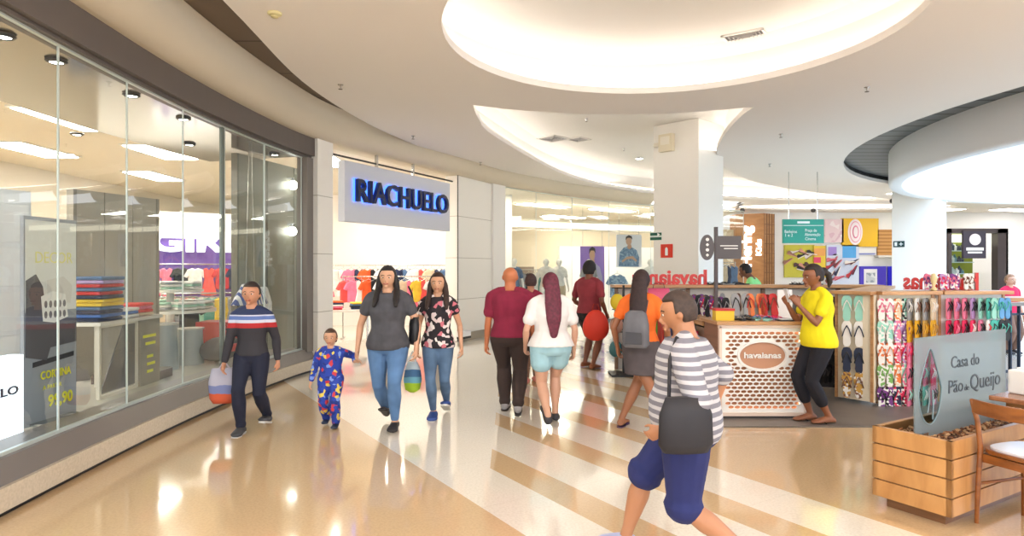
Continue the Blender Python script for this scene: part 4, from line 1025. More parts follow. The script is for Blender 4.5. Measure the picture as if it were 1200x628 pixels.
# ================================================================ clothing store behind the glass
ORD = ['first', 'second', 'third', 'fourth', 'fifth', 'sixth', 'seventh', 'eighth', 'ninth', 'tenth', 'eleventh', 'twelfth', 'thirteenth', 'fourteenth', 'fifteenth', 'sixteenth', 'seventeenth', 'eighteenth', 'nineteenth', 'twentieth']
CLO = dict(white=(232, 228, 224), black=(34, 32, 36), pink=(232, 120, 150), coral=(230, 84, 80), orange=(236, 92, 40), navy=(36, 46, 78), grey=(150, 150, 154), red=(196, 40, 48), denim=(84, 112, 150), teal=(90, 150, 140), yellow=(226, 190, 60), beige=(212, 190, 160), plum=(110, 40, 70), mint=(160, 200, 180), lilac=(176, 150, 196), blue=(70, 110, 180))
def gm(c): return mat('cloth_'+c, CLO[c], .85, var=.12, vscale=9)
GARM = {}
def shirt_mesh(kind):
    b = MB()
    if kind == 'shirt': P_ = [(-.07, 0), (-.2, -.05), (-.29, -.22), (-.22, -.26), (-.17, -.16), (-.18, -.56), (-.09, -.585), (0, -.575), (.09, -.585), (.18, -.56), (.17, -.16), (.22, -.26), (.29, -.22), (.2, -.05), (.07, 0), (0, -.035)]
    elif kind == 'dress': P_ = [(-.06, 0), (-.13, -.03), (-.13, -.2), (-.11, -.3), (-.2, -.72), (-.08, -.745), (.08, -.745), (.2, -.72), (.11, -.3), (.13, -.2), (.13, -.03), (.06, 0), (0, -.06)]
    else: P_ = [(-.13, 0), (-.17, -.62), (-.03, -.63), (0, -.12), (.03, -.63), (.17, -.62), (.13, 0)]
    # puffed: three layers
    n = len(P_); cxm = 0; cym = -.3
    def lay(s, y): return [V((p[0]*s, y, cym+(p[1]-cym)*s)) for p in P_]
    vs = lay(.9, -.035)+lay(1, 0)+lay(.9, .035); fs = [tuple(range(n)), tuple(range(3*n-1, 2*n-1, -1))]
    for k in range(2):
        for i in range(n): fs.append((k*n+(i+1) % n, k*n+i, (k+1)*n+i, (k+1)*n+(i+1) % n))
    b.add(vs, fs); return b.mesh('garment', gm('white'))
for k_ in ('shirt', 'dress', 'pants'): GARM[k_] = shirt_mesh(k_)
hkb = MB(); hkb.tube([(-.13, 0, -.02), (0, 0, .035), (.13, 0, -.02)], .006, n=5); hkb.tube([(0, 0, .03), (0, 0, .07), (.015, 0, .085), (.0, 0, .1), (-.012, 0, .09)], .004, n=5)
HANG = hkb.mesh('hanger', CHROME)
def garment(kind, c, label, loc, rz, s=1.0, group=None, m=None):
    t = thing({'shirt': 'hanging_shirt', 'dress': 'hanging_dress', 'pants': 'hanging_trousers'}[kind], label, kind if kind != 'pants' else 'trousers', loc, rz, group)
    o = bpy.data.objects.new('cloth', GARM[kind]); C.objects.link(o); o.parent = t; o.scale = (s, s, s)
    o.material_slots[0].link = 'OBJECT'; o.material_slots[0].material = m or gm(c)
    h = bpy.data.objects.new('hanger', HANG); C.objects.link(h); h.parent = t; h.scale = (s, s, s)
    return t
def rail(label, a, c, z, feet=True, name='clothes_rail'):
    a = V(a); c = V(c); d = c-a; mid = (a+c)/2; L = d.length; t = thing(name, label, 'clothes rail', (mid.x, mid.y, 0), math.atan2(d.y, d.x))
    b = MB(); b.tube([(-L/2, 0, z), (L/2, 0, z)], .013, n=8); b.build('bar', CHROME, t, True)
    for sx in (-1, 1):
        b = MB(); b.tube([(sx*L/2, 0, z), (sx*L/2, 0, .02)], .013, n=8); b.box((sx*L/2, 0, .012), (.05, .5, .024)); b.build('upright', CHROME, t)
    return t
def fill(railname, a, c, z, items, rz, group, s=1.0):
    a = V(a); c = V(c); n = len(items)
    for i, (k, col) in enumerate(items):
        p = a.lerp(c, (i+.5)/n); garment(k, col, '%s %s, %s from the left on %s' % (col, {'pants': 'trousers'}.get(k, k), ORD[i], railname), (p.x, p.y, z-.1*s), rz, s, group)
# entrance: white partition and racks behind the women ----------------------------
b = MB(); b.box((-3.3, 17.3, 1.76), (6.6, .12, 3.52)); struct(b.build('wall_partition', SW))
zu = 1.22
ya = 13.9
FG1 = 'clothes on the rails beyond the entrance'
rail('upper rail of a clothes rack right inside the entrance behind the women', (-3.75, 14.2), (-1.25, 14.6), 1.36)
fill('the near rack inside the entrance', (-3.75, 14.2), (-1.25, 14.6), 1.36, [('shirt', 'coral'), ('shirt', 'pink'), ('dress', 'white'), ('shirt', 'orange'), ('dress', 'black'), ('shirt', 'white'), ('shirt', 'black'), ('dress', 'navy'), ('shirt', 'beige'), ('dress', 'pink'), ('shirt', 'yellow'), ('dress', 'coral'), ('shirt', 'white'), ('shirt', 'navy'), ('shirt', 'black'), ('dress', 'grey')], .55, FG1, .85)
rail('rear clothes rack against the white partition inside the entrance', (-4.9, 16.6), (-1.6, 16.8), 1.62)
fill('the rear rack against the white partition', (-4.9, 16.6), (-1.6, 16.8), 1.62, [('dress', 'pink'), ('shirt', 'white'), ('dress', 'white'), ('shirt', 'pink'), ('dress', 'navy'), ('shirt', 'orange'), ('dress', 'black'), ('shirt', 'white'), ('dress', 'grey'), ('shirt', 'navy'), ('dress', 'denim'), ('shirt', 'white'), ('dress', 'coral'), ('shirt', 'beige'), ('dress', 'navy'), ('shirt', 'denim')], .5, FG1, 1.0)
def table(label, x, y, rz, w, d, h, c=(214, 206, 196), tt=.04):
    t = thing('display_table', label, 'table', (x, y, 0), rz)
    b = MB(); b.box((0, 0, h-tt/2), (w, d, tt)); b.build('tabletop', cm(c, .4), t, bevel=.005)
    for sx in (-1, 1):
        for sy in (-1, 1): b = MB(); b.box((sx*(w/2-.03), sy*(d/2-.03), (h-tt)/2), (.04, .04, h-tt)); b.build('leg', CHROME, t)
    return t
def foldstack(what, x, y, z, cols, rz=0, w=.3, d=.34, h=.035, jit=.012, group='folded clothes on the display tables'):
    for i, c in enumerate(cols):
        rj = random.Random(i*7+int(x*100)); b = MB(); b.box((0, 0, 0), (w, d, h*.9))
        o = b.build('folded_shirt', gm(c), loc=(x+rj.uniform(-jit, jit), y+rj.uniform(-jit, jit), z+h*(i+.5)), bevel=h*.35); o.rotation_euler.z = rz+rj.uniform(-.06, .06)
        tag(o, '%s folded shirt, %s from bottom, %s' % (c, ORD[i], what), 'folded shirt', group)
table('low white table of folded clothes at the left of the entrance', -3.35, 12.9, .35, 1.0, .7, .72)
foldstack('the left pile on the entrance table', -3.55, 12.8, .72, ['red', 'pink', 'white', 'navy', 'orange'], .35)
foldstack('the right pile on the entrance table', -3.12, 12.98, .72, ['navy', 'black', 'denim', 'yellow'], .35)
# store sign ------------------------------------------------------------------
ka, kc = fidx(400)[0], fidx(524)[0]
A = V(fpt(ka)); B_ = V(fpt(kc)); d_ = (B_-A).normalized(); nn_ = V((d_.y, -d_.x)); mid = (A+B_)/2
sg = thing('store_sign', 'large white sign box with navy capital letters hanging over the store entrance', 'sign', (mid.x, mid.y, 2.3), math.atan2(d_.y, d_.x))
L_ = (B_-A).length
b = MB(); b.box((0, 0, .49), (L_, .14, .98)); b.build('sign_box', mat('sign_face', (212, 216, 226), .5), sg, bevel=.01)
NAVY = mat('sign_navy', (16, 22, 60), .35)
HALO = mat('sign_halo', (70, 120, 255), .4, emit=1.6, ecol=(70, 120, 255))
def boldtext(s, name, size, depth, m, M, parent, width, bold): return text(s, name, size, depth, m, M, parent, bold=bold, width=width)
M = frame((0, -.135, .50), (1, 0, 0)); boldtext('RIACHUELO', 'lettering', .52, .07, NAVY, M, sg, L_*.87, .006)
M = frame((-.018, -.088, .505), (1, 0, 0)); boldtext('RIACHUELO', 'letter_backlight', .52, .02, HALO, M, sg, L_*.875, .012)
rb = MB(); rb.tube([(-L_/2-.35, .0, 1.05), (L_/2+.2, .0, 1.05)], .016, n=8)
rb.build('support_rail', DKGREY, sg)
for x in (-L_*.22, L_*.12): 
    b = MB(); b.box((x, 0, 1.1), (.05, .04, .24)); b.build('bracket', CHROME, sg)
# display stage behind the left glass -----------------------------------------------
STG = mat('stage_white', (206, 202, 192), .25)
stg = offs(LEFT, -.25, closed=False); stg2 = offs(LEFT, -2.6, closed=False)
b = MB(); b.prism([tuple(p) for p in stg]+[tuple(p) for p in stg2[::-1]], .0, .30); struct(b.build('floor_display', STG))
# mirror-like display ceiling
stc = [tuple(p) for p in offs(LEFT, -.23, closed=False)]; stc2 = [tuple(p) for p in offs(LEFT, -1.9, closed=False)]
o = plate('ceiling_display', [stc+stc2[::-1]], 3.24, 3.28, mat('polished_ceiling', (150, 144, 132), .12, metal=.85)); struct(o)
# store ceiling light panels
LP = mat('panel_light', (255, 250, 240), .5, emit=16, ecol=(255, 249, 238))
li = 0
def ceil_panel(x, y, w, d, z, label, rz=0, m=LP):
    t = thing('ceiling_light', label, 'ceiling light', (x, y, z), rz, 'light panels in the store ceiling')
    b = MB(); b.box((0, 0, -.012), (w+.08, d+.08, .024)); b.build('frame', WHITE, t)
    b = MB(); b.box((0, 0, -.03), (w, d, .015)); b.build('diffuser', m, t)
PN = [(-5.6, 3.4), (-5.8, 6.0), (-5.8, 8.4), (-5.9, 10.8), (-5.2, 13.2), (-7.8, 4.5), (-7.9, 7.5), (-7.9, 10.6), (-7.6, 13.6), (-3.4, 11.6), (-3.0, 15.6), (-.8, 16.4)]
for i, (x, y) in enumerate(PN):
    ceil_panel(x, y, .55, 1.3, 3.52, 'rectangular light panel in the left store ceiling, %s counted from the near end' % ORD[i])
PN2 = [(1.0, 20.0), (3.4, 21.6), (-1.6, 21.5), (5.6, 23.6), (2.0, 24.4), (-3.5, 20.2)]
for i, (x, y) in enumerate(PN2): ceil_panel(x, y, 1.9, .5, 3.52, 'long light panel in the far store ceiling, %s counted from the pillar' % ORD[i], .75)
# downlights in the display ceiling
def spot(label, x, y, z, c=(40, 40, 42), on_=True, r=.07, tilt=0, group='small downlights'):
    t = thing('downlight', label, 'downlight', (x, y, z), 0, group)
    b = MB(); b.lathe((0, 0, 0), [(r, 0), (r+.012, -.012), (r*.8, -.03), (r*.7, -.012)], 18); b.build('housing', cm(c, .4), t, True)
    b = MB(); b.cyl((0, 0, -.022), r*.68, .006, 16); b.build('lens', mat('lens_on', (255, 250, 240), .4, emit=30, ecol=(255, 248, 236)), t)
for i, (u, v) in enumerate(((66, 70), (154, 110), (215, 138), (322, 180), (90, 156), (222, 168), (4, 40))):
    z = 3.24; Y = (z-EYE)*F/(CY-v); x = xx(u, Y)
    if i == 6: x, Y = x, Y
    spot('small downlight in the display window ceiling, %s of those behind the left glass' % ORD[i], x, Y, z)
# --- lit white box with letters at the left edge
lb_ = thing('lightbox', 'glowing white box with navy letters at the lower left edge of the window', 'lightbox', (-3.66, 4.32, .30), PI/2+.04)
b = MB(); b.box((0, .0, .31), (.86, .10, .60)); b.build('body', mat('lightbox_white', (240, 246, 255), .5, emit=1.0, ecol=(228, 240, 255)), lb_)
text('RIACHUELO', 'lettering', .085, .004, NAVY, frame((.0, -.055, .36), (1, 0, 0)), lb_, width=.74, bold=.002)
b = MB(); b.box((0, 0, .005), (.9, .16, .01)); b.build('foot', CHROME, lb_)
# --- sofa poster standing behind the glass
GR = mat('poster_grey', (150, 154, 162), .5)
ps = thing('poster_stand', 'tall grey sofa poster with yellow price lettering close behind the left glass', 'poster', (-3.80, 5.26, .30), PI/2-.05)
W_ = .56; Hh = 1.66
b = MB(); b.box((0, 0, Hh/2), (W_, .03, Hh)); b.build('board', GR, ps)
b = MB(); b.box((0, 0, .01), (W_*.8, .26, .02)); b.build('foot', CHROME, ps)
fr_ = lambda pts, c, nm, y=-.018, th=.003: (lambda B: (B.slab(pts, (0, y, 0), (1, 0, 0), (0, 0, 1), th), B.build(nm, cm(c, .6), ps)))(MB())
fr_([(-.27, .9), (-.27, 1.63), (.27, 1.63), (.27, .9)], (226, 226, 222), 'printed_wall')
fr_([(-.27, .55), (-.27, 1.15), (-.17, 1.2), (-.1, 1.1), (-.06, .85), (.27, .82), (.27, .62), (-.02, .6), (-.06, .5)], (84, 82, 88), 'printed_sofa', -.021)
fr_([(-.1, .82), (-.12, 1.02), (.0, 1.06), (.14, 1.03), (.17, .84), (.02, .80)], (238, 236, 232), 'printed_cushion', -.024)
fr_([(-.06, 1.0), (-.06, 1.15), (.12, 1.18), (.22, 1.1), (.2, .95)], (216, 212, 206), 'printed_pillow', -.0225)
for i in range(5):
    for j in range(2):
        B = MB(); B.slab([(-.075+.05*i+.016*math.cos(2*PI*k/12), .87+.085*j+.03*math.sin(2*PI*k/12)) for k in range(12)], (0, -.0275, 0), (1, 0, 0), (0, 0, 1), .002); B.build('printed_dot', cm((120, 116, 120), .6), ps)
fr_([(-.2, .46), (-.2, .5), (.24, .54), (.24, .5)], (54, 52, 56), 'printed_bench', -.021)
YL = mat('yellow_print', (232, 226, 40), .5)
text('DECOR', 'lettering', .13, .002, mat('pale_yellow', (232, 226, 150), .5), frame((.02, -.024, 1.33), (1, 0, 0)), ps, width=.4)
text('CASA', 'lettering', .1, .002, mat('pale_yellow', (232, 226, 150), .5), frame((.02, -.024, 1.2), (1, 0, 0)), ps, width=.32) if 0 else None
text('CORTINA', 'lettering', .09, .002, YL, frame((.04, -.024, .38), (1, 0, 0)), ps, width=.33, bold=.002)
text('A PARTIR', 'lettering', .05, .002, YL, frame((.0, -.024, .28), (1, 0, 0)), ps, width=.2)
text('99,90', 'lettering', .13, .002, YL, frame((.09, -.024, .16), (1, 0, 0)), ps, width=.27, bold=.004)
# --- bedroom poster further back
bp_ = thing('bedroom_display', 'large pale board printed with stacked white drawers at the far left window', 'display board', (-5.0, 5.6, .30), 1.25)
b = MB(); b.box((0, 0, 1.0), (1.5, .06, 2.0)); b.build('board', mat('bedroom_white', (240, 241, 244), .5), bp_)
for i in range(4):
    b = MB(); b.box((0, -.04, .42+.42*i), (1.42, .03, .37)); f_ = b.build('drawer_front', mat('drawer_white', (244, 244, 246), .5), bp_, bevel=.008)
    for sx in (-1, 1): b = MB(); b.tube([(sx*.35-.06, -.058, .42+.42*i), (sx*.35-.05, -.075, .42+.42*i), (sx*.35+.05, -.075, .42+.42*i), (sx*.35+.06, -.058, .42+.42*i)], .006, n=6); b.build('handle', DKGREY, f_)
b = MB(); b.slab([(-.7, 0), (.7, 0), (.7, .1), (-.1, .5), (-.7, .62)], (0, -.07, 0), (1, 0, 0), (0, 0, 1), .01); b.build('printed_bed', cm((120, 122, 130), .7), bp_)
# --- grey backdrop panel
def backdrop(label, a, c, z0, z1, col, name='backdrop_panel', legs=True, m=None):
    a = V(a); c = V(c); d = c-a; mid = (a+c)/2; t = thing(name, label, 'panel', (mid.x, mid.y, 0), math.atan2(d.y, d.x)); L = d.length
    b = MB(); b.box((0, 0, (z0+z1)/2), (L, .08, z1-z0)); b.build('panel', m or mat(name+'_%d' % col[0], col, .35), t)
    b = MB()
    for x in (-L/2, L/2): b.box((x, 0, (z0+z1)/2), (.04, .1, z1-z0))
    for x in (-L*.17, L*.17): b.box((x, -.042, (z0+z1)/2), (.008, .01, z1-z0))
    b.build('edge_trim', cm(tuple(int(x*.8) for x in col), .4), t); return t
backdrop('tall warm grey backdrop panel behind the folded clothes in the window', (-4.85, 7.05), (-4.52, 8.1), .30, 2.42, (176, 168, 156))
backdrop('grey green backdrop behind the striped skirt at the end of the window', (-3.98, 9.2), (-3.45, 11.2), .0, 3.2, (128, 128, 116))
# window table with frame
wt = thing('window_table', 'white framed window table with a dark triangular front under folded shirts', 'table', (-4.12, 6.55, .30), PI/2+.04)
b = MB(); b.box((0, 0, .72), (1.15, .5, .035)); b.build('tabletop', mat('wt_white', (222, 216, 206), .3), wt)
b = MB()
for x in (-.52, .12): b.box((x, -.2, .36), (.03, .03, .7)); b.box((x, .2, .36), (.03, .03, .7))
b.box((-.2, -.2, .02), (.64, .03, .03)); b.box((-.2, -.2, .695), (.64, .03, .03)); b.build('frame', mat('wt_frame', (214, 206, 190), .3), wt)
b = MB(); b.slab([(-.5, .05), (.1, .05), (.1, .68), (-.1, .68)], (0, -.19, 0), (1, 0, 0), (0, 0, 1), .01); b.build('front_panel', mat('wt_dark', (70, 70, 72), .3), wt)
b = MB(); b.box((.37, 0, .35), (.4, .44, .7)); pn_ = b.build('pedestal', mat('wt_greige', (140, 132, 118), .4), wt)
text('CAMISA', 'lettering', .07, .002, mat('gold_print', (214, 190, 90), .5), frame((.37, -.225, .5), (1, 0, 0)), pn_, width=.3) if 0 else None
b = MB()
for (x, z, w) in ((.35, .52, .26), (.37, .44, .2), (.36, .30, .12), (.38, .22, .16), (.36, .14, .12)): b.box((x, -.222, z), (w, .004, .03))
b.build('printed_lines', YL, wt)
zt = .30+.72+.018
foldstack('the left pile on the window table', -4.04, 6.22, zt, ['navy', 'blue', 'navy', 'denim', 'yellow', 'yellow', 'navy', 'red', 'denim', 'red', 'lilac', 'denim'], PI/2, w=.36, d=.32, h=.036)
foldstack('the middle pile on the window table', -4.08, 6.62, zt, ['white', 'blue', 'white'], PI/2, w=.26, d=.3, h=.034)
foldstack('the right pile on the window table', -4.10, 6.92, zt, ['beige', 'coral', 'pink', 'coral'], PI/2, w=.26, d=.3, h=.034)
pf = thing('display_plinth', 'low dark plinth on the window floor under the white framed table', 'plinth', (-4.25, 7.15, .30), PI/2+.04)
b = MB(); b.box((0, -.02, .05), (.55, .6, .10)); b.build('body', mat('plinth_dark', (76, 62, 60), .3), pf, bevel=.006)
b = MB(); b.box((0, -.02, .104), (.53, .58, .008)); b.build('top', mat('plinth_top', (150, 140, 130), .2), pf)
# round table with pale folded clothes
rt = thing('round_display_table', 'round two tier table heaped with pale folded clothes in mid window', 'table', (-4.75, 8.9, 0))
b = MB(); b.lathe((0, 0, .3), [(.5, 0), (.5, .03), (.05, .04), (.05, .62), (.58, .64), (.58, .68), (.05, .69), (.05, .90), (.42, .92), (.42, .95)], 28); b.build('tiers', mat('rt_white', (230, 226, 218), .3), rt, 'auto')
for j, (r_, z_, n_) in enumerate(((.44, .99, 9), (.28, 1.26, 6))):
    for i in range(n_):
        a_ = 2*PI*i/n_; 
        foldstack('%s pile on %s tier of round table' % (ORD[i], ('lower', 'upper')[j]), -4.75+r_*math.cos(a_), 8.9+r_*math.sin(a_), z_, [['white', 'mint', 'white', 'grey'][(i+q) % 4] for q in range(3)], a_, w=.22, d=.26, h=.035)
# purple wall sign with letters
gs = thing('wall_sign', 'purple wall panel with white capital letters deep inside the store', 'sign', (-5.95, 12.15, 1.0), .55)
b = MB(); b.box((0, 0, .55), (1.5, .06, 1.1)); b.build('panel', mat('purple_panel', (108, 74, 160), .5), gs)
text('GIRLS', 'lettering', .5, .06, mat('letter_white_lit', (255, 255, 255), .4, emit=.8), frame((0.15, -.07, 1.02), (1, 0, 0)), gs, width=1.9, bold=.02)
b = MB(); b.box((0, .05, .3), (3.2, .06, 2.6)); o_ = b.build('wall_panel', SW, gs)
rail('rail of small clothes below the purple wall panel', (-6.6, 11.5), (-5.0, 12.45), 1.62)
fill('the rail below the purple panel', (-6.6, 11.5), (-5.0, 12.45), 1.62, [('shirt', 'pink'), ('dress', 'pink'), ('shirt', 'black'), ('shirt', 'white'), ('dress', 'coral'), ('shirt', 'red'), ('shirt', 'navy'), ('dress', 'pink')], .6, 'clothes below the purple panel', .7)
rail('low rail of bright clothes in front of the purple panel', (-5.8, 10.6), (-4.6, 11.2), 1.12)
fill('the low rail before the purple panel', (-5.8, 10.6), (-4.6, 11.2), 1.12, [('shirt', 'beige'), ('dress', 'red'), ('shirt', 'coral'), ('dress', 'mint'), ('shirt', 'teal'), ('shirt', 'yellow'), ('dress', 'grey'), ('shirt', 'pink')], .6, 'clothes below the purple panel', .75)
rail('rail with denim shirts left of the purple panel', (-7.6, 11.0), (-6.75, 11.3), 1.62)
fill('the rail left of the purple panel', (-7.6, 11.0), (-6.75, 11.3), 1.62, [('shirt', 'denim'), ('shirt', 'navy'), ('shirt', 'denim'), ('shirt', 'grey')], .3, 'clothes left of the purple panel', .75)
rail('low rail of denim and mixed clothes behind the round table', (-6.2, 9.3), (-4.9, 9.95), 1.1)
fill('the low rail behind the round table', (-6.2, 9.3), (-4.9, 9.95), 1.1, [('shirt', 'white'), ('shirt', 'grey'), ('shirt', 'denim'), ('dress', 'teal'), ('shirt', 'beige'), ('pants', 'grey'), ('shirt', 'black')], .6, 'clothes behind the round table', .8)
# cubes and bags near the boy
b = MB(); b.box((0, 0, 0), (.42, .4, .5)); o = b.build('display_cube', mat('cube_red', (190, 40, 44), .4), loc=(-4.12, 8.95, .56), bevel=.006); tag(o, 'red display cube on the window floor left of the boy', 'cube')
b = MB(); b.box((0, 0, -.22), (.46, .44, .04)); b.build('base', STG, o)
tb_ = thing('travel_bag', 'dark grey sports bag with a red patch lying in the window behind the boy', 'bag', (-3.88, 8.55, .31), 1.3)
b = MB(); b.tube([(-.22, 0, .16), (-.1, 0, .17), (.1, 0, .17), (.22, 0, .16)], [.13, .155, .155, .13], n=16); b.build('body', mat('bag_charcoal', (70, 68, 72), .7), tb_, True)
b = MB(); b.tube([(-.1, -.05, .3), (-.08, -.07, .42), (.08, -.07, .42), (.1, -.05, .3)], .012, n=8); b.build('handle', mat('bag_black', (30, 30, 32), .6), tb_, True)
b = MB(); b.box((0, -.155, .18), (.2, .012, .1)); b.build('patch', mat('patch_red', (200, 60, 60), .6), tb_)
for i, (x, y, c, h_) in enumerate(((-4.3, 7.9, (150, 158, 160), .55), (-4.2, 8.35, (170, 176, 176), .45))):
    t = thing('display_pedestal', ('tall', 'short')[i]+' grey pedestal standing in the window between round table and glass', 'pedestal', (x, y, .30)); b = MB(); b.cyl((0, 0, 0), .17, h_, 24, .15); b.build('body', cm(c, .3), t, 'auto'); b = MB(); b.cyl((0, 0, h_), .17, .02, 24); b.build('top', STG, t, 'auto')
# hanging striped skirt display
hs_ = thing('hanging_outfit', 'striped blue and white skirt with hanging sleeves behind the last window pane', 'clothing display', (-3.62, 8.85, 1.05), PI/2-.2)
SKM = stripes('skirt_stripe', (236, 234, 236), (70, 90, 160), 14, 'X', .8, .5, .1)
rs = [[V((math.cos(2*PI*k/24)*a*(1+.07*math.cos(8*PI*k/24)), math.sin(2*PI*k/24)*a*.5, z)) for k in range(24)] for z, a in ((.28, .16), (.22, .2), (.1, .3), (0, .36))]
b = MB(); b.rings(rs); b.build('skirt', SKM, hs_, True)
for sx in (.2, .28):
    b = MB(); b.tube([(sx, -.05, .2), (sx+.06, -.08, .0), (sx+.07, -.08, -.22)], [.04, .035, .03], n=10); b.build('sleeve', gm('white'), hs_, True)
b = MB(); b.ell((.32, -.08, -.28), (.05, .04, .06), 12, 8); b.build('glove', gm('red'), hs_, True)
b = MB()
for x in (-.1, .1): b.tube([(x, 0, .27), (x*.3, 0, 2.18)], .004, n=5)
b.build('wire', CHROME, hs_)
# flowers/pendant: round wall lamps seen in the last pane
for i, (u, v) in enumerate(((352, 217), (351, 271))):
    a_ = V((-3.52, 10.55)); Y = 10.35; x = xx(u, Y); z = zz(v, Y)
    t = thing('globe_lamp', 'round glowing lamp %s behind the last window pane' % ('high', 'lower')[i], 'lamp', (x-.12, Y, z)); 
    b = MB(); b.ell((0, 0, 0), (.075, .075, .075), 18, 12); b.build('globe', mat('globe_on', (255, 252, 240), .4, emit=7), t, True)
    b = MB(); b.cyl((0, 0, .07), .02, .05, 12); b.box((-.06, .0, .11), (.16, .03, .02)); b.build('mount', CHROME, t)
# ---------------------------------------------------------------- store beyond the pillar
b = MB(); b.box((3.6, 22.9, 1.15), (4.2, .12, 2.3), .35); struct(b.build('wall_inner', SW))
def poster_man(label, x, y, z, w, h, rz, bg_, shirt):
    t = thing('photo_poster', label, 'poster', (x, y, z), rz)
    b = MB(); b.box((0, 0, h/2), (w, .04, h)); b.build('board', mat('poster_bg_%d_%d' % (bg_[0], bg_[2]), bg_, .5), t)
    def S(pts, c, nm, k): B = MB(); B.slab([(p[0]*w, p[1]*h) for p in pts], (0, -.022-.003*k, 0), (1, 0, 0), (0, 0, 1), .003); return B.build(nm, c if not isinstance(c, tuple) else cm(c, .6), t)
    for x_ in (-.4, .4):
        B = MB(); B.box((x_*w, 0, h+(3.5-z-h)/2), (.01, .01, 3.5-z-h)); B.build('hanger_wire', CHROME, t)
    S([(-.42, .02), (-.38, .45), (-.22, .6), (-.08, .64), (.1, .62), (.3, .52), (.4, .3), (.38, .02)], shirt, 'printed_shirt', 1)
    S([(-.08, .6), (-.06, .7), (.07, .7), (.1, .6), (.0, .54)], (196, 150, 122), 'printed_neck', 2)
    S([(-.02+.115*math.cos(a), .80+.125*math.sin(a)) for a in [2*PI*k/20 for k in range(20)]], (204, 160, 132), 'printed_face', 3)
    S([(-.15, .82), (-.14, .93), (-.02, .99), (.1, .95), (.12, .84), (.05, .9), (-.08, .9)], (50, 40, 36), 'printed_hair', 4)
    S([(-.3, .2), (-.1, .32), (.15, .34), (.3, .22), (.28, .16), (.1, .26), (-.1, .24), (-.28, .14)], (204, 160, 132), 'printed_arm', 4)
    return t
DEN = spots('denim_print', [(0, (120, 150, 182)), (.5, (96, 126, 160)), (.8, (150, 176, 200))], 18)
Yp1, Yp2 = 20.6, 20.4
poster_man('tall pale poster of a man in a denim shirt hanging right of the mannequins', xx(737, Yp1), Yp1, zz(313, Yp1), 31*Yp1/F, 38*Yp1/F, .2, (232, 232, 240), DEN)
poster_man('purple poster of a person beside the mannequins in the far window', xx(696, Yp2), Yp2+.4, zz(340, Yp2), 30*Yp2/F, 52*Yp2/F, .2, (150, 116, 206), mat('lilac_grey', (176, 170, 206), .6))
garment('shirt', 'denim', 'pale denim shirt hanging below the poster of the man in denim', (xx(723, 19.8), 19.8, zz(318, 19.8)-.1), .1, 1.25, None, DEN)
bs_ = thing('store_beam_light', 'long horizontal glowing beam across the ceiling of the far store', 'ceiling light', (2.9, 20.9, 2.78), .5)
b = MB(); b.box((0, 0, .12), (9, .3, .3)); b.build('body', mat('beam_cream', (236, 226, 206), .6), bs_)
b = MB(); b.box((0, -.155, .10), (8.8, .02, .16)); b.build('diffuser', mat('beam_glow', (255, 246, 228), .5, emit=2.2, ecol=(255, 240, 214)), bs_)
b = MB(); b.box((-1.2, 24.2, .8), (4.6, .2, 1.6), .5); o_ = b.build('clothes_shelf', mat('shelf_brown', (112, 96, 80), .5)); tag(o_, 'long dark shelf unit in the depth of the far store', 'shelf')
b = MB()
for z in (-.4, .0, .4): b.box((-1.2, 24.2-.14, .8+z), (4.4, .1, .03), .5)
b.build('shelf_board', mat('shelf_light', (200, 190, 170), .5), o_)
rail('rail of clothes in the far store left of the mannequins', (-.2, 18.4), (1.4, 19.9), 1.5)
fill('the far rail left of the mannequins', (-.2, 18.4), (1.4, 19.9), 1.5, [('shirt', 'beige'), ('dress', 'white'), ('shirt', 'grey'), ('dress', 'black'), ('shirt', 'white'), ('shirt', 'teal'), ('dress', 'beige'), ('shirt', 'navy')], .9, 'clothes in the far store', 1.0)
# ---------------------------------------------------------------- far shopfronts on the right
def board_at(name, label, cat, u0, u1, v0, v1, Y, m, th=.08, rz=0, group=None):
    t = thing(name, label, cat, (xx((u0+u1)/2, Y), Y, zz(v1, Y)), rz, group); w = (u1-u0)*Y/F; h = (v1-v0)*Y/F
    b = MB(); b.box((0, 0, h/2), (w, th, h)); b.build('panel', m, t); return t, w, h
TILEW = wood('tiled_wood', (160, 112, 68), (186, 136, 88), (1, 1, 3))
# wooden shop block
Yh = 24.0; hx0, hx1 = xx(866, Yh), xx(911, Yh)
sh_ = thing('wooden_shopfront', 'honey wood clad shop block with white vertical lettering left of the green sign', 'shopfront', ((hx0+hx1)/2, Yh+.4, 0))
wq = hx1-hx0; hq = zz(250, Yh)
b = MB(); b.prism([(-wq/2, 0), (wq*.12, -.5), (wq/2, -.1), (wq/2, .6), (-wq/2, .6)], 0, hq); b.build('cladding', TILEW, sh_)
b = MB()
for i in range(9): 
    z = .3+i*.36
    b.bar((wq*.13, -.515, z), (wq/2+.01, -.115, z), .02, .02)
for i in range(5):
    f = i/4; b.bar((wq*.13+(wq*.37)*f, -.515+.4*f, .1), (wq*.13+(wq*.37)*f, -.515+.4*f, hq), .02, .02, up=V((0, 1, 0)))
b.build('lattice', mat('lattice_wood', (128, 88, 52), .5), sh_)
dA = V((wq*.62, -.5, 0)).normalized(); LW = mat('lit_white', (255, 252, 246), .5, emit=.9)
Mh = frame((-.72+.89*.42-.03, -.21-.06, zz(289, Yh)), (0, 0, 1), (-dA.x, -dA.y, 0)); text('Hering', 'lettering', .5, .06, LW, Mh, sh_, bold=.02, width=1.55)
Mh = frame((-.72+.89*.84-.03, -.42-.06, zz(290, Yh)), (0, 0, 1), (-dA.x, -dA.y, 0)); text('Kids', 'lettering', .27, .05, LW, Mh, sh_, bold=.01, width=.62)
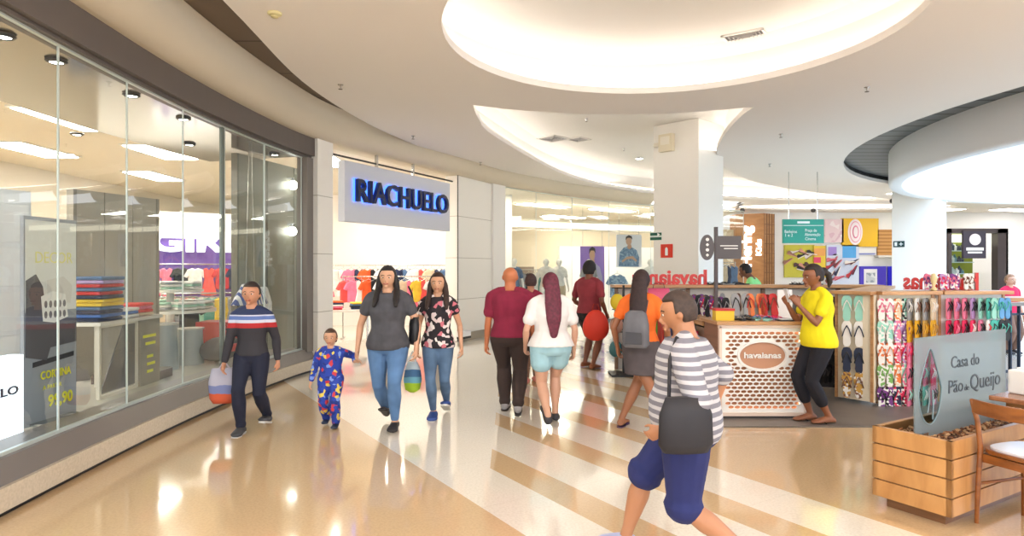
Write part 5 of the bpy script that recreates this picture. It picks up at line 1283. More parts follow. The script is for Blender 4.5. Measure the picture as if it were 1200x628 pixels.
b = MB(); b.box((-wq/2-.9, -.2, 2.35), (1.5, .1, 1.3)); b.build('side_screen', spots('carved_screen', [(0, (214, 196, 168)), (.5, (236, 226, 206)), (.8, (200, 180, 150))], 6), sh_)
# goods at its foot
rail('rail of dark clothes below the square sign at the wooden shop', (xx(846, 22.5), 22.5), (xx(864, 22.5), 22.7), 1.75)
fill('the far rail by the wooden shop', (xx(846, 22.5), 22.5), (xx(864, 22.5), 22.7), 1.75, [('shirt', 'white'), ('shirt', 'beige'), ('dress', 'navy'), ('dress', 'denim')], .4, 'clothes by the wooden shop', 1.3)
# green hanging sign
t, w, h = board_at('hanging_sign', 'green hanging direction sign with white lettering', 'sign', 917, 965, 257, 285, 15.0, mat('sign_green', (24, 150, 130), .5), .05)
WTX = mat('white_text', (240, 246, 244), .5)
MS = lambda x, z: frame((x*w, -.03, z*h), (1, 0, 0))
B = MB(); B.box((0, -.028, h*.87), (.3*w, .004, .05)); B.build('printed_line', WTX, t)
text('Banheiros', 'lettering', .1, .004, WTX, MS(-.31, .48), t, width=.30*w); text('1 e 2', 'lettering', .1, .004, WTX, MS(-.36, .33), t, width=.18*w)
text('Praça de', 'lettering', .1, .004, WTX, MS(.18, .53), t, width=.28*w); text('Alimentação', 'lettering', .1, .004, WTX, MS(.22, .36), t, width=.38*w); text('Cinema', 'lettering', .1, .004, WTX, MS(.17, .18), t, width=.26*w)
b = MB(); b.box((0, -.028, h*.74), (w*.96, .004, .012)); b.build('divider', WTX, t)
b = MB()
for x in (-w*.35, w*.35): b.box((x, 0, h+(3.8-zz(257, 15.0))/2), (.015, .015, 3.8-zz(257, 15.0)))
b.build('hanger_rod', CHROME, t)
Yq = 25.92
t, w, h = board_at('patterned_banner', 'pale pink patterned panel right of the green hanging sign', 'panel', 966, 988, 257, 284, Yq, spots('pink_speckle', [(0, (236, 214, 222)), (.6, (224, 190, 206)), (.85, (246, 236, 240))], 5))
t, w, h = board_at('shop_sign', 'yellow shop sign with a white and pink oval disc', 'sign', 986, 1029, 256, 289, Yq-.0, mat('sign_yellow', (240, 190, 36), .5))
for k, (r1, r2, c) in enumerate(((1, 1, (250, 238, 244)), (.78, .82, (236, 150, 180)), (.7, .76, (250, 238, 244)), (.42, .5, (236, 130, 170)), (.3, .4, (250, 240, 244)))):
    B = MB(); B.slab([(-w*.14+w*.2*r1*math.cos(2*PI*j/28), h*.52+h*.46*r2*math.sin(2*PI*j/28)) for j in range(28)], (0, -.045-.01*k, 0), (1, 0, 0), (0, 0, 1), .008); B.build('disc', cm(c, .5), t)
t, w, h = board_at('slatted_screen', 'square slatted wooden panel left of the second column', 'panel', 1028, 1049, 269, 299, Yq-.0, stripes('slat_wood', (206, 156, 98), (178, 126, 72), 7, 'Z'))
b = MB(); b.box((0, -.12, -.05), (w+.2, .28, .08)); b.build('ledge', WHITE, t)
t, w, h = board_at('shoe_poster', 'yellow poster crowded with black and white shoes behind the woman in yellow', 'poster', 919, 954, 287, 325, Yq-.0, mat('poster_lime', (206, 200, 60), .5))
rr = random.Random(5)
def shoe_print(t, x, z, s, c1, c2, a=0, y=-.045):
    P2 = [(-.5, 0), (-.5, .28), (-.3, .36), (-.05, .2), (.3, .14), (.5, .06), (.5, 0)]
    ca_, sa_ = math.cos(a), math.sin(a); B = MB(); B.slab([(x+(p*ca_-q*sa_)*s, z+(p*sa_+q*ca_)*s) for p, q in P2], (0, y, 0), (1, 0, 0), (0, 0, 1), .006); o = B.build('printed_shoe', cm(c1, .6), t)
    P3 = [(-.52, -.05), (-.52, .03), (.52, .03), (.5, -.05)]; B = MB(); B.slab([(x+(p*ca_-q*sa_)*s, z+(p*sa_+q*ca_)*s) for p, q in P3], (0, y-.008, 0), (1, 0, 0), (0, 0, 1), .006); B.build('printed_sole', cm(c2, .6), o)
SC = [(40, 36, 44), (236, 230, 226), (150, 110, 90), (214, 150, 130), (90, 60, 60)]
for i in range(11): shoe_print(t, rr.uniform(-.4, .4)*w, rr.uniform(.22, .8)*h, .42, SC[i % 5], SC[(i+1) % 5], rr.uniform(-.5, .7), -.045-.016*i*.3)
t, w, h = board_at('shoe_poster', 'pale poster with colourful sandals right of the woman in yellow', 'poster', 968, 1006, 287, 333, Yq-.0, mat('poster_sky', (212, 222, 244), .5))
for k, (x, z, a_, b_, c) in enumerate(((-.32, .84, .26, .22, (166, 140, 220)), (.2, .82, .42, .30, (86, 170, 236)), (-.2, .62, .2, .3, (216, 226, 244)))):
    B = MB(); B.box((x*w, -.045, z*h), (a_*w, .006, b_*h)); B.build('printed_block', cm(c, .5), t)
SC2 = [(186, 50, 60), (120, 60, 60), (60, 60, 90), (214, 120, 140), (240, 236, 232)]
for i in range(12): shoe_print(t, rr.uniform(-.4, .4)*w, rr.uniform(.06, .62)*h, .42, SC2[i % 5], SC2[(i+2) % 5], rr.uniform(.2, 1.6), -.055-.005*i)
t, w, h = board_at('small_sign', 'small yellow and orange sign panels between the two shoe posters', 'sign', 953, 967, 288, 325, Yq-.05, mat('sg_yellow', (236, 206, 60), .5))
b = MB(); b.box((0, -.045, h*.8), (w*.95, .01, h*.24)); b.build('upper_block', cm((238, 170, 90), .5), t)
b = MB(); b.box((-.1, -.045, h*.55), (w*.6, .01, h*.18)); b.build('lower_block', cm((226, 70, 110), .5), t)
t, w, h = board_at('blue_frame_poster', 'blue framed white poster left of the second column', 'poster', 1007, 1038, 312, 335, Yq-.0, mat('frame_violet', (76, 60, 196), .5))
b = MB(); b.box((-.1*w, -.045, h*.47), (w*.5, .01, h*.78)); b.build('print', cm((236, 236, 240), .5), t)
b = MB(); b.box((-.1*w, -.052, h*.42), (w*.34, .006, h*.5)); b.build('printed_figure', spots('grey_scrawl', [(0, (200, 206, 214)), (.5, (150, 160, 176)), (.8, (226, 230, 236))], 9), t)
t, w, h = board_at('blue_banner', 'deep blue upright panel touching the second column', 'panel', 1040, 1052, 312, 335, Yq-.0, mat('blue_deep', (30, 24, 210), .5))
t, w, h = board_at('name_strip', 'thin blue lettering strip on the white wall below the yellow sign', 'sign', 1004, 1026, 296, 299, Yq-.0, mat('strip_grey', (214, 216, 226), .5), .03)
b = MB(); b.box((0, -.02, h*.5), (w*.9, .006, h*.4)); b.build('print', cm((120, 130, 210), .5), t)
# green shop right of the second column
Yg = 22.5
gx0, gx1 = xx(1108, Yg), xx(1177, Yg); gw = gx1-gx0; gh = zz(268, Yg)
gs2 = thing('green_shop', 'green fronted shop with dark frame and glass shelves right of the second column', 'shopfront', ((gx0+gx1)/2, Yg, 0))
b = MB(); b.box((0, 1.6, gh/2), (gw, .1, gh)); b.build('back_wall', mat('shop_green', (140, 154, 50), .6, emit=0), gs2)
DKF = mat('dark_frame', (66, 56, 56), .4)
b = MB(); b.box((-gw/2+.06, 0, gh/2), (.12, .3, gh)); b.box((gw/2-.16, 0, gh/2), (.36, .3, gh)); b.box((0, 0, gh-.08), (gw, .3, .16)); b.build('frame', DKF, gs2)
for i in range(5):
    b = MB(); b.box((.0, 1.2, .5+.42*i), (gw-.6, .3, .03)); s__ = b.build('shelf', mat('shelf_glass', (190, 214, 214), .2), gs2)
    for j in range(10):
        b = MB(); hh = rr.uniform(.12, .3); b.lathe((-gw/2+.6+j*(gw-1.3)/9, 1.15, .515+.42*i), [(.07, 0), (.08, hh*.6), (.03, hh*.8), (.03, hh)], 10); b.build('jar', cm(rr.choice([(220, 226, 226), (90, 130, 140), (60, 70, 84), (180, 196, 190)]), .3), s__)
b = MB(); b.box((-gw/2+.85, -.2, zz(287, Yg)), (.78, .1, .95)); s3 = b.build('blade_sign', mat('blade_brown', (58, 52, 66), .4), gs2)
b = MB(); b.slab([(-gw/2+.85+.2*math.cos(2*PI*k/24), zz(281, Yg)+.2*math.sin(2*PI*k/24)) for k in range(24)], (0, -.26, 0), (1, 0, 0), (0, 0, 1), .01); b.build('disc', cm((226, 220, 224), .5), s3)
b = MB(); b.box((-gw/2+.85, -.26, zz(292, Yg)), (.6, .01, .1)); b.box((-gw/2+.85, -.26, zz(296, Yg)), (.5, .01, .06)); b.build('printed_line', WTX, s3)
b = MB(); b.box((gw/2-.9, .9, zz(278, Yg)), (1.0, .06, .28)); b.build('light_panel', mat('lp_soft', (250, 250, 220), .5, emit=1.5), gs2)
# white bright shop at the far right
t, w, h = board_at('white_shopfront', 'bright white shop front at the far right edge', 'shopfront', 1178, 1260, 272, 380, 22.4, mat('shop_white', (238, 236, 232), .6), .1)
b = MB(); b.box((-w*.15, -.06, h*.66), (w*.3, .03, h*.5)); b.build('window_panel', mat('pane_bright', (246, 246, 244), .3, emit=.5), t)
b = MB(); b.box((-w*.17, -.09, h*.62), (w*.06, .02, h*.34)); b.build('printed_figure', cm((206, 180, 172), .6), t)
# ---------------------------------------------------------------- ceiling fittings
def sprinkler(label, u, v, z=3.8):
    Y = (z-EYE)*F/(CY-v); t = thing('sprinkler', label, 'sprinkler', (xx(u, Y), Y, z), 0, 'sprinklers on the ceiling')
    b = MB(); b.lathe((0, 0, 0), [(.035, 0), (.035, -.006), (.012, -.012), (.01, -.035), (.004, -.045)], 14); b.build('escutcheon', CHROME, t, True)
    b = MB(); b.lathe((0, 0, -.06), [(.004, .02), (.005, .008), (.026, .004), (.026, 0)], 14); b.build('deflector', mat('brass_dull', (110, 96, 80), .4, metal=.5), t, True)
for lb, u, v in (('sprinkler on the white ceiling above the dark slot at left', 399, 99), ('sprinkler on the white ceiling above the store sign', 484, 159), ('sprinkler on the white ceiling near the right pillar of the entrance', 563, 190), ('sprinkler on the ceiling over the far shop window', 632, 211),
                 ('sprinkler on the white ceiling right of the big circle', 1016, 102), ('upper sprinkler of the two left of the dark slats', 915, 157), ('lower sprinkler of the two left of the dark slats', 902, 192)): sprinkler(lb, u, v)
sprinkler('sprinkler inside the big circular recess', 728, 76, 4.42); sprinkler('sprinkler inside the crescent recess near its upper edge', 687, 139, 4.42); sprinkler('sprinkler inside the crescent recess beside the round light', 731, 174, 4.42)
Y = 2.25*F/(314-15); sd_ = thing('smoke_detector', 'cream round smoke detector at the top left of the white ceiling', 'smoke detector', (xx(322, Y), Y, 3.8))
b = MB(); b.lathe((0, 0, 0), [(.062, 0), (.062, -.012), (.05, -.022), (.02, -.026), (.001, -.026)], 24); b.build('base', mat('det_cream', (226, 214, 160), .5), sd_, True)
b = MB(); b.lathe((0, 0, -.026), [(.034, 0), (.03, -.016), (.001, -.02)], 20); b.build('sensor', mat('det_cream2', (206, 192, 140), .5), sd_, True)
def vent(label, u, v, z, s, rz=.3):
    Y = (z-EYE)*F/(CY-v); t = thing('ceiling_vent', label, 'air vent', (xx(u, Y), Y, z), rz, None)
    b = MB(); 
    for k in range(4):
        a_ = k*PI/2; b.box((math.cos(a_)*s*.47, math.sin(a_)*s*.47, -.01), (s if k % 2 else s*.06, s if k % 2 == 0 else s*.06, .02))
    b.build('frame', WHITE, t)
    b = MB(); b.v = [(-s*.45, -s*.45, -.005), (s*.45, -s*.45, -.005), (s*.45, s*.45, -.005), (-s*.45, s*.45, -.005)]; b.f = [(0, 1, 2, 3)]; b.mi = [0]
    b = MB(); b.box((0, 0, -.002), (s*.9, s*.9, .006)); b.build('grille_back', mat('vent_dark', (96, 92, 90), .6), t)
    for k in range(1, 5):
        q = s*.9*(1-k*.2)/2; B = MB()
        for j in range(4):
            a_ = j*PI/2; B.box((math.cos(a_)*q, math.sin(a_)*q, -.012), (2*q if j % 2 else .008, 2*q if j % 2 == 0 else .008, .014))
        B.build('louvre', mat('vent_grey', (176, 172, 168), .5), t)
vent('large square air vent inside the big circular recess', 875, 44, 4.42, .5, PI/4+.2)
vent('square air vent at the left of the crescent recess', 648, 162, 4.42, .55, PI/4)
vent('second square air vent in the crescent recess', 678, 163, 4.42, .4, PI/4)
t = thing('ceiling_hatch', 'round white disc in the top of the big circular recess', 'ceiling light', (xx(815, 5.45), 5.45, 4.42)); b = MB(); b.lathe((0, 0, 0), [(.15, 0), (.15, -.02), (.12, -.03), (.001, -.03)], 30); b.build('disc', mat('disc_cream', (214, 206, 194), .5), t, 'auto')
for i, (u, v) in enumerate(((749, 185),)): 
    Y = (4.42-EYE)*F/(CY-v); spot('round glowing downlight in the crescent recess left of the column', xx(u, Y), Y, 4.42, c=(230, 230, 226), r=.12, group=None)
for lb, u, v in (('small dark ceiling camera left of the wooden shop', 870, 245), ('small dark ceiling camera above the green sign', 953, 252), ('small dark ceiling camera left of the second column', 1046, 234)):
    Y = 2.2*F/(CY-v); t = thing('ceiling_camera', lb, 'camera', (xx(u, min(Y, 24)), min(Y, 24), 3.8)); b = MB(); b.cyl((0, 0, -.05), .05, .05, 14); b.build('mount', WHITE, t, 'auto'); b = MB(); b.ell((0, 0, -.09), (.09, .09, .08), 16, 10); b.build('dome', mat('cam_dark', (60, 58, 60), .3), t, True)
# column fittings: emergency light, exit sign, extinguisher sign
nl = V((-math.sin(PI/4), -math.cos(PI/4), 0)); al = V((math.cos(PI/4), -math.sin(PI/4), 0))   # left face of the left column
c0 = V((3.57, 12.95, 0))+nl*.5
def colface(u, v):
    s = (u-CX)/F; k = (s*c0.y-c0.x)/(al.x-s*al.y); p = c0+al*k; return V((p.x, p.y, zz(v, p.y)))
def facebox(name, label, cat, u, v, w, h, d, m):
    p = colface(u, v)+nl*(d/2+.001); t = thing(name, label, cat, (p.x, p.y, p.z), math.atan2(al.y, al.x)); b = MB(); b.box((0, 0, 0), (w, d, h)); b.build('case', m, t, bevel=.004); return t, d
t, d = facebox('emergency_light', 'cream emergency lamp box high on the left column', 'emergency light', 783, 168, .30, .34, .12, mat('em_cream', (226, 216, 190), .5))
b = MB(); b.tube([(-.16, 0, -.02), (-.24, -.02, -.02)], [.04, .05], n=12); b.box((.0, -.065, .04), (.2, .012, .16)); b.build('lamp', mat('em_white', (236, 230, 214), .4), t)
t, d = facebox('exit_sign', 'small green and white direction sign on the left column', 'sign', 769, 277, .27, .16, .012, mat('sign_pale', (220, 230, 224), .5))
for z in (-.045, .045): b = MB(); b.box((0, -.008, z), (.26, .006, .055)); b.build('green_bar', mat('exit_green', (20, 90, 70), .5), t)
b = MB(); b.slab([(.04, -.01), (.1, .04), (.04, .07)], (0, -.012, 0), (1, 0, 0), (0, 0, 1), .004); b.build('arrow', WTX, t)
t, d = facebox('extinguisher_sign', 'red square extinguisher sign on the left column', 'sign', 781.5, 294, .27, .27, .012, mat('ext_red', (222, 60, 40), .5))
b = MB(); b.slab([(-.03, -.09), (-.03, .04), (-.012, .07), (.012, .07), (.03, .04), (.03, -.09)], (0, -.008, 0), (1, 0, 0), (0, 0, 1), .004); b.build('symbol', WTX, t)
# exit sign on right column
c0 = V((10.75, 16.9, 0))+nl*.51
t, d = facebox('exit_sign', 'dark green exit sign with arrow on the second column', 'sign', 1053.5, 286, .26, .16, .012, mat('exit_dark', (24, 60, 60), .5))
b = MB(); b.box((.05, -.008, 0), (.09, .004, .02)); b.box((.05, -.008, 0), (.02, .004, .09)); b.box((-.07, -.008, 0), (.06, .004, .1)); b.build('symbol', WTX, t)
# ================================================================ people
JEAN = mat('jeans_blue', (84, 118, 160), .85, var=.22, vscale=6); JEAN2 = mat('jeans_faded', (84, 110, 140), .85, var=.35, vscale=5)
# 1 boy at left, walking towards us
p = fl(289, 508)
BOY = bands('boy_jacket', [(-.2, (48, 46, 52)), (.98, (176, 40, 44)), (1.03, (200, 204, 220)), (1.055, (92, 116, 176)), (1.09, (196, 200, 216)), (1.105, (36, 48, 84)), (1.3, (36, 48, 84))], 'Z')
r_, j = person('boy in a dark jacket with red and blue chest bands walking with a bag', (p.x, p.y+.12, 0), .08, H=1.42, w=1.02, child=1.12, feet=[(-.06, -.12, 0), (.10, .16, .04)], hands=[(-.22, -.1, .66), (.23, .04, .66)],
       skin=(196, 140, 110), hair=(40, 30, 28), top=dict(mat=BOY, sleeve=1.9, hem=.50, inflate=.014, name='jacket'), bottom=dict(mat=mat('navy_pants', (26, 30, 50), .85), len=1.93, inflate=.012, low=1.4, cuff=1.3), shoes=dict(mat=mat('shoe_grey', (60, 60, 64), .6), sole=mat('sole_white', (206, 204, 200), .5)), footyaw=(0, 0), footpitch=(0, -.25))
HB = V(r_.location)
b = MB(); bw = thing('carrier_bag', 'orange and blue striped carrier bag held by the boy at left', 'bag', (p.x-.245, p.y+.08, .27), .3)
rs = [[V((math.cos(2*PI*k/16)*a, math.sin(2*PI*k/16)*c, z)) for k in range(16)] for z, a, c in ((0, .10, .04), (.05, .13, .06), (.2, .14, .06), (.33, .11, .03))]
b.rings(rs); b.build('bag_body', bands('bag_zones', [(-.1, (206, 92, 60)), (.14, (120, 130, 176)), (.22, (176, 174, 190)), (.5, (160, 160, 176))], 'Z', wave=.1), bw, True)
b = MB(); b.tube([(-.05, 0, .32), (0, 0, .40), (.05, 0, .32)], .008, n=6); b.build('handle', mat('bag_handle', (190, 180, 190), .6), bw, True)
# 2 toddler
p = fl(386, 500)
TOD = spots('toddler_print', [(0, (34, 62, 160)), (.55, (30, 50, 130)), (.74, (200, 60, 70)), (.84, (214, 190, 80)), (.92, (120, 150, 220))], 30)
rt_, jt = person('toddler in a bright blue printed outfit holding the hand of the woman in grey', (p.x, p.y+.05, 0), .05, H=.93, w=1.22, dp=1.25, child=1.32, feet=[(-.055, .06, .015), (.065, -.07, 0)], hands=[(-.19, -.03, .42), (.235, -.02, .63)], handdir=[None, (V((1, 0, .15)), V((0, -1, 0)), V((0, 0, -1)))],
       skin=(206, 156, 124), hair=(70, 48, 34), top=dict(mat=TOD, sleeve=1.8, hem=.47, inflate=.014, name='top'), bottom=dict(mat=TOD, len=1.93, inflate=.014, low=1.4, cuff=1.1), shoes=dict(mat=mat('tod_shoe', (30, 40, 60), .6), infl=.006))
# 3 woman in grey
p = fl(452, 503)
rw, jw = person('woman in a dark grey tee and blue jeans walking with the toddler', (p.x, p.y+.12, 0), 0, H=1.60, w=1.22, dp=1.3, female=True, feet=[(-.065, .22, .05), (.085, -.10, 0)], hands=[(-.30, .0, .75), (.28, -.05, .76)],
       skin=(204, 156, 126), hair=(28, 22, 22), hairstyle='long', belly=.02, top=dict(mat=mat('tee_charcoal', (74, 74, 80), .9, var=.15, vscale=12), sleeve=.42, hem=.485, inflate=.016, name='t_shirt'), bottom=dict(mat=JEAN, len=1.9, inflate=.008, waist=.56, name='jeans'),
       shoes=dict(mat=mat('flat_black', (34, 26, 26), .5), infl=.004), footpitch=(-.5, 0), elbow=[(-.6, .6, 0), (.6, .6, 0)])
sbx = thing('shoulder_bag', 'black shoulder bag at the hip of the woman in grey', 'bag', (p.x+.25, p.y+.19, .80), .2)
b = MB(); rs = [[V((math.cos(2*PI*k/16)*a, math.sin(2*PI*k/16)*c, z)) for k in range(16)] for z, a, c in ((0, .05, .10), (.04, .06, .13), (.2, .055, .13), (.27, .04, .10))]; b.rings(rs); b.build('bag_body', mat('bag_leather', (28, 28, 32), .45), sbx, True)
b = MB(); b.tube([(0, -.06, .26), (-.03, -.05, .5), (-.06, -.02, .565), (-.03, .05, .5), (0, .06, .26)], .009, n=8); b.build('strap', mat('bag_leather', (28, 28, 32), .45), sbx, True)
# 4 woman in floral top
p = fl(512, 491)
FLO = spots('floral_print', [(0, (34, 28, 34)), (.45, (222, 206, 206)), (.62, (34, 28, 34)), (.8, (200, 110, 124)), (.9, (236, 226, 222))], 22)
rf, jf = person('woman in a black top with pale flowers and faded jeans carrying a plastic bag', (p.x, p.y+.1, 0), 0, H=1.53, w=.98, dp=1.0, female=True, feet=[(-.04, -.06, 0), (.07, .2, .05)], hands=[(-.21, -.04, .72), (.24, .03, .72)],
       skin=(206, 156, 124), hair=(52, 34, 28), hairstyle='long', top=dict(mat=FLO, sleeve=.3, hem=.485, inflate=.018, flare=.06, name='blouse'), bottom=dict(mat=JEAN2, len=1.9, inflate=.007, waist=.56, name='jeans'), shoes=dict(mat=mat('shoe_blue', (40, 66, 130), .6), sole=mat('sole_white', (206, 204, 200), .5)), footpitch=(0, -.4))
pb_ = thing('plastic_bag', 'green and blue plastic bag hanging from the hand of the woman in the floral top', 'bag', (p.x-.255, p.y+.04, .27), .2)
b = MB(); rs = [[V((math.cos(2*PI*k/16)*a*(1+.08*math.sin(k*2.3)), math.sin(2*PI*k/16)*c, z)) for k in range(16)] for z, a, c in ((0, .03, .03), (.03, .075, .06), (.13, .095, .07), (.24, .08, .055), (.31, .05, .03))]; b.rings(rs)
b.build('bag_body', bands('plastic_zones', [(-.1, (170, 206, 50)), (.13, (110, 170, 190)), (.19, (70, 110, 150)), (.26, (190, 206, 216)), (.6, (210, 220, 226))], 'Z', wave=.06), pb_, True)
b = MB(); b.tube([(-.035, 0, .3), (-.01, 0, .40), (.0, 0, .43), (.01, 0, .40), (.035, 0, .3)], .006, n=6); b.build('handle', mat('plastic_handle', (210, 220, 226), .5), pb_, True)
# 5 bald man in maroon, back to us
p = fl(600, 484)
MAR = mat('maroon_tee', (136, 34, 62), .9, var=.12, vscale=8)
person('bald man in a maroon tee and dark trousers seen from behind', (p.x-.02, p.y+.05, 0), PI-.1, H=1.60, w=1.25, dp=1.25, belly=.03, feet=[(.0, .1, 0), (.11, -.18, 0)] if 0 else [(-.10, .18, .05), (.07, -.12, 0)], hands=[(-.26, -.06, .72), (.26, -.02, .73)],
       skin=(196, 118, 78), hairstyle='bald', top=dict(mat=MAR, sleeve=.62, hem=.49, inflate=.02, name='t_shirt'), bottom=dict(mat=mat('trouser_dark', (58, 44, 40), .85), len=1.94, inflate=.016, low=1.5, cuff=1.3), shoes=dict(mat=mat('shoe_pale', (150, 146, 146), .6), sole=mat('sole_dark', (60, 56, 54), .5)), footpitch=(-.6, 0))
# 6 woman in white top and light blue shorts
p = fl(650, 500)
person('woman in a white top and light blue shorts with maroon hair seen from behind', (p.x-.03, p.y+.12, 0), PI+.15, H=1.53, w=1.22, dp=1.2, female=True, feet=[(.02, .22, .06), (.03, -.14, 0)] if 0 else [(-.075, -.14, 0), (.07, .2, .06)], hands=[(-.25, -.06, .72), (.24, -.10, .76)],
       skin=(206, 158, 132), hair=(96, 30, 50), hairstyle='longback', top=dict(mat=mat('white_blouse', (226, 222, 220), .85, var=.04), sleeve=.6, hem=.50, inflate=.022, flare=.12, name='blouse'), bottom=dict(mat=mat('shorts_blue', (160, 200, 212), .85, var=.1), len=.45, inflate=.022, cuff=1.3, waist=.56, name='shorts'), shoes=dict(mat=mat('shoe_darkgrey', (52, 50, 54), .6)), footpitch=(0, -.7))
# 6b person in maroon further on
p = V((xx(622, 8.6), 8.6, 0))
person('person in a maroon top walking away between the bald man and the woman in white', (p.x, p.y, 0), PI, H=1.50, w=.95, female=True, feet=[(-.07, -.12, 0), (.06, .14, .02)], skin=(190, 130, 100), hair=(64, 40, 38), hairstyle='short', top=dict(mat=MAR, sleeve=.5, hem=.49, inflate=.014, name='t_shirt'), bottom=dict(mat=mat('trouser_taupe', (120, 90, 76), .85), len=1.9, inflate=.012), shoes=dict(mat=mat('shoe_pink', (196, 120, 110), .6)))
# 7 man standing in maroon tee and black shorts
p = fl(690, 431)
MAN2 = mat('maroon_tee_b', (142, 52, 62), .9, var=.1)
person('man with black hair in a maroon tee and black shorts standing with a red bag', (p.x, p.y-.02, 0), PI-.75, H=1.68, w=1.15, dp=1.2, belly=.02, feet=[(-.11, .05, 0), (.12, -.06, 0)], hands=[(-.26, -.10, .84), (.24, -.22, .92)],
       skin=(128, 74, 50), hair=(20, 16, 18), hairstyle='afro', head=.15, top=dict(mat=MAN2, sleeve=.62, hem=.495, inflate=.016, name='t_shirt'), bottom=dict(mat=mat('shorts_black', (36, 34, 36), .85), len=.86, inflate=.02, cuff=1.6, name='shorts'), shoes=dict(mat=mat('shoe_tan', (130, 70, 36), .6)), footyaw=(.1, -.25))
rbag = thing('red_bag', 'bright red orange bag hanging beside the man in maroon with black shorts', 'bag', (xx(698, 9.75), 9.72, .44))
b = MB(); b.ell((0, 0, .24), (.2, .09, .24), 20, 14, fn=lambda d, q: V((q.x*(1-.15*d.z), q.y, q.z))); b.build('bag_body', mat('bag_redorange', (226, 60, 40), .6), rbag, True)
b = MB(); b.tube([(-.06, 0, .46), (-.03, .02, .56), (.03, .02, .56), (.06, 0, .46)], .01, n=6); b.build('handle', mat('bag_red_dark', (170, 40, 30), .6), rbag, True)
# 8 woman with long dark hair and orange top
def wfeet(loc, rz, L):
    out = []
    for u, v in L:
        q = fl(u, v)-V(loc); out.append((q.x*math.cos(-rz)-q.y*math.sin(-rz), q.x*math.sin(-rz)+q.y*math.cos(-rz), 0))
    return out
loc8 = (1.25, 6.2, 0); rz8 = PI-.45
r8, j8 = person('woman with long dark hair in an orange top and dark skirt striding to the counter', loc8, rz8, H=1.56, w=1.1, dp=1.1, female=True, feet=[V(f)+V((0, .02, 0)) for f in wfeet(loc8, rz8, [(729, 499), (783, 513)])], hands=[(-.24, -.12, .80), (.24, -.02, .76)],
       skin=(150, 98, 68), hair=(44, 24, 24), hairstyle='longback', top=dict(mat=mat('orange_top', (232, 110, 36), .85, var=.08), sleeve=.5, hem=.50, inflate=.014, name='blouse'), bottom=dict(mat=mat('dark_skirt', (78, 70, 72), .85, var=.15), skirt=.34, inflate=.016, name='skirt'),
       shoes=dict(sandal=True, mat=mat('sandal_sole', (70, 50, 80), .5), strap=mat('sandal_strap', (90, 60, 110), .5)), footpitch=(0, 0))
M8 = Matrix.Translation(loc8) @ Matrix.Rotation(rz8, 4, 'Z'); q = M8 @ V((0, .19, .80))
bk8 = thing('backpack', 'grey backpack on the back of the woman in the orange top', 'backpack', q, rz8)
b = MB(); rs = [[V((math.copysign(abs(math.cos(2*PI*k/20))**.6, math.cos(2*PI*k/20))*a, math.copysign(abs(math.sin(2*PI*k/20))**.6, math.sin(2*PI*k/20))*c, z)) for k in range(20)] for z, a, c in ((0, .10, .05), (.03, .125, .07), (.22, .12, .065), (.32, .10, .045), (.35, .06, .02))]; b.rings(rs); b.build('body', mat('pack_grey', (104, 104, 110), .7, var=.15), bk8, True)
b = MB(); b.slab([(-.08, .04), (.08, .04), (.075, .15), (-.075, .15)], (0, .085, 0), (-1, 0, 0), (0, 0, 1), .012); b.build('pocket', mat('pack_dark', (70, 70, 76), .7), bk8, bevel=.005)
for sx in (-1, 1):
    b = MB(); b.tube([(sx*.07, -.05, .30), (sx*.08, -.12, .44), (sx*.095, -.2, .47), (sx*.10, -.275, .38), (sx*.10, -.275, .2), (sx*.10, -.16, .06)], .011, n=8, flat=.6); b.build('strap', mat('pack_dark', (70, 70, 76), .7), bk8, True)
bp2 = None
# 9 nearest person, striped top and navy shorts
p = V((xx(806, 3.35), 3.35, 0))
STR = stripes('striped_top', (186, 184, 188), (120, 118, 128), 24, 'Z', .85, .45, .015)
rn, jn = person('nearest person in a grey and white striped top and navy shorts striding past', (p.x, p.y, 0), -PI/2-.35, H=1.50, w=1.28, dp=1.35, belly=.03, feet=[(-.09, -.34, .0), (.09, .30, .07)], hands=[(-.25, .10, .74), (.25, -.10, .76)], drop=.04, lean=(0, -.01),
       skin=(176, 122, 88), hair=(58, 42, 34), hairstyle='short', head=.1, nod=.22, top=dict(mat=STR, sleeve=.95, hem=.485, inflate=.028, name='striped_top'), bottom=dict(mat=mat('navy_shorts', (30, 38, 92), .85, var=.1), len=1.0, inflate=.03, cuff=1.6, name='shorts'), shoes=dict(mat=mat('shoe_bluewhite', (170, 176, 214), .5), sole=mat('sole_white', (206, 204, 200), .5)), footpitch=(0, -.5))
nb2 = thing('black_bag', 'black shoulder bag at the hip of the nearest person in stripes', 'bag', (p.x-.10, p.y-.33, .68), .1)
b = MB(); rs = [[V((math.cos(2*PI*k/16)*a, math.sin(2*PI*k/16)*c, z)) for k in range(16)] for z, a, c in ((0, .11, .035), (.04, .135, .05), (.18, .13, .05), (.26, .10, .03))]; b.rings(rs); b.build('bag_body', mat('bag_soft_black', (30, 28, 34), .6), nb2, True)
Mn = Matrix.Translation(rn.location) @ Matrix.Rotation(rn.rotation_euler.z, 4, 'Z'); sw = Matrix.Rotation(-.1, 3, 'Z') @ ((Mn @ jn['shoulders'][1])-V(nb2.location))
sw = sw+V((0, .035, 0)); b = MB(); b.tube([(-.08, 0, .24), sw+V((-.085, -.075, -.22)), sw+V((-.075, -.06, -.02)), sw+V((-.02, 0, .082)), sw+V((.07, -.03, .02)), sw+V((.09, -.085, -.2)), (.08, 0, .24)], .009, n=8); b.build('strap', mat('bag_soft_black', (30, 28, 34), .6), nb2, True)
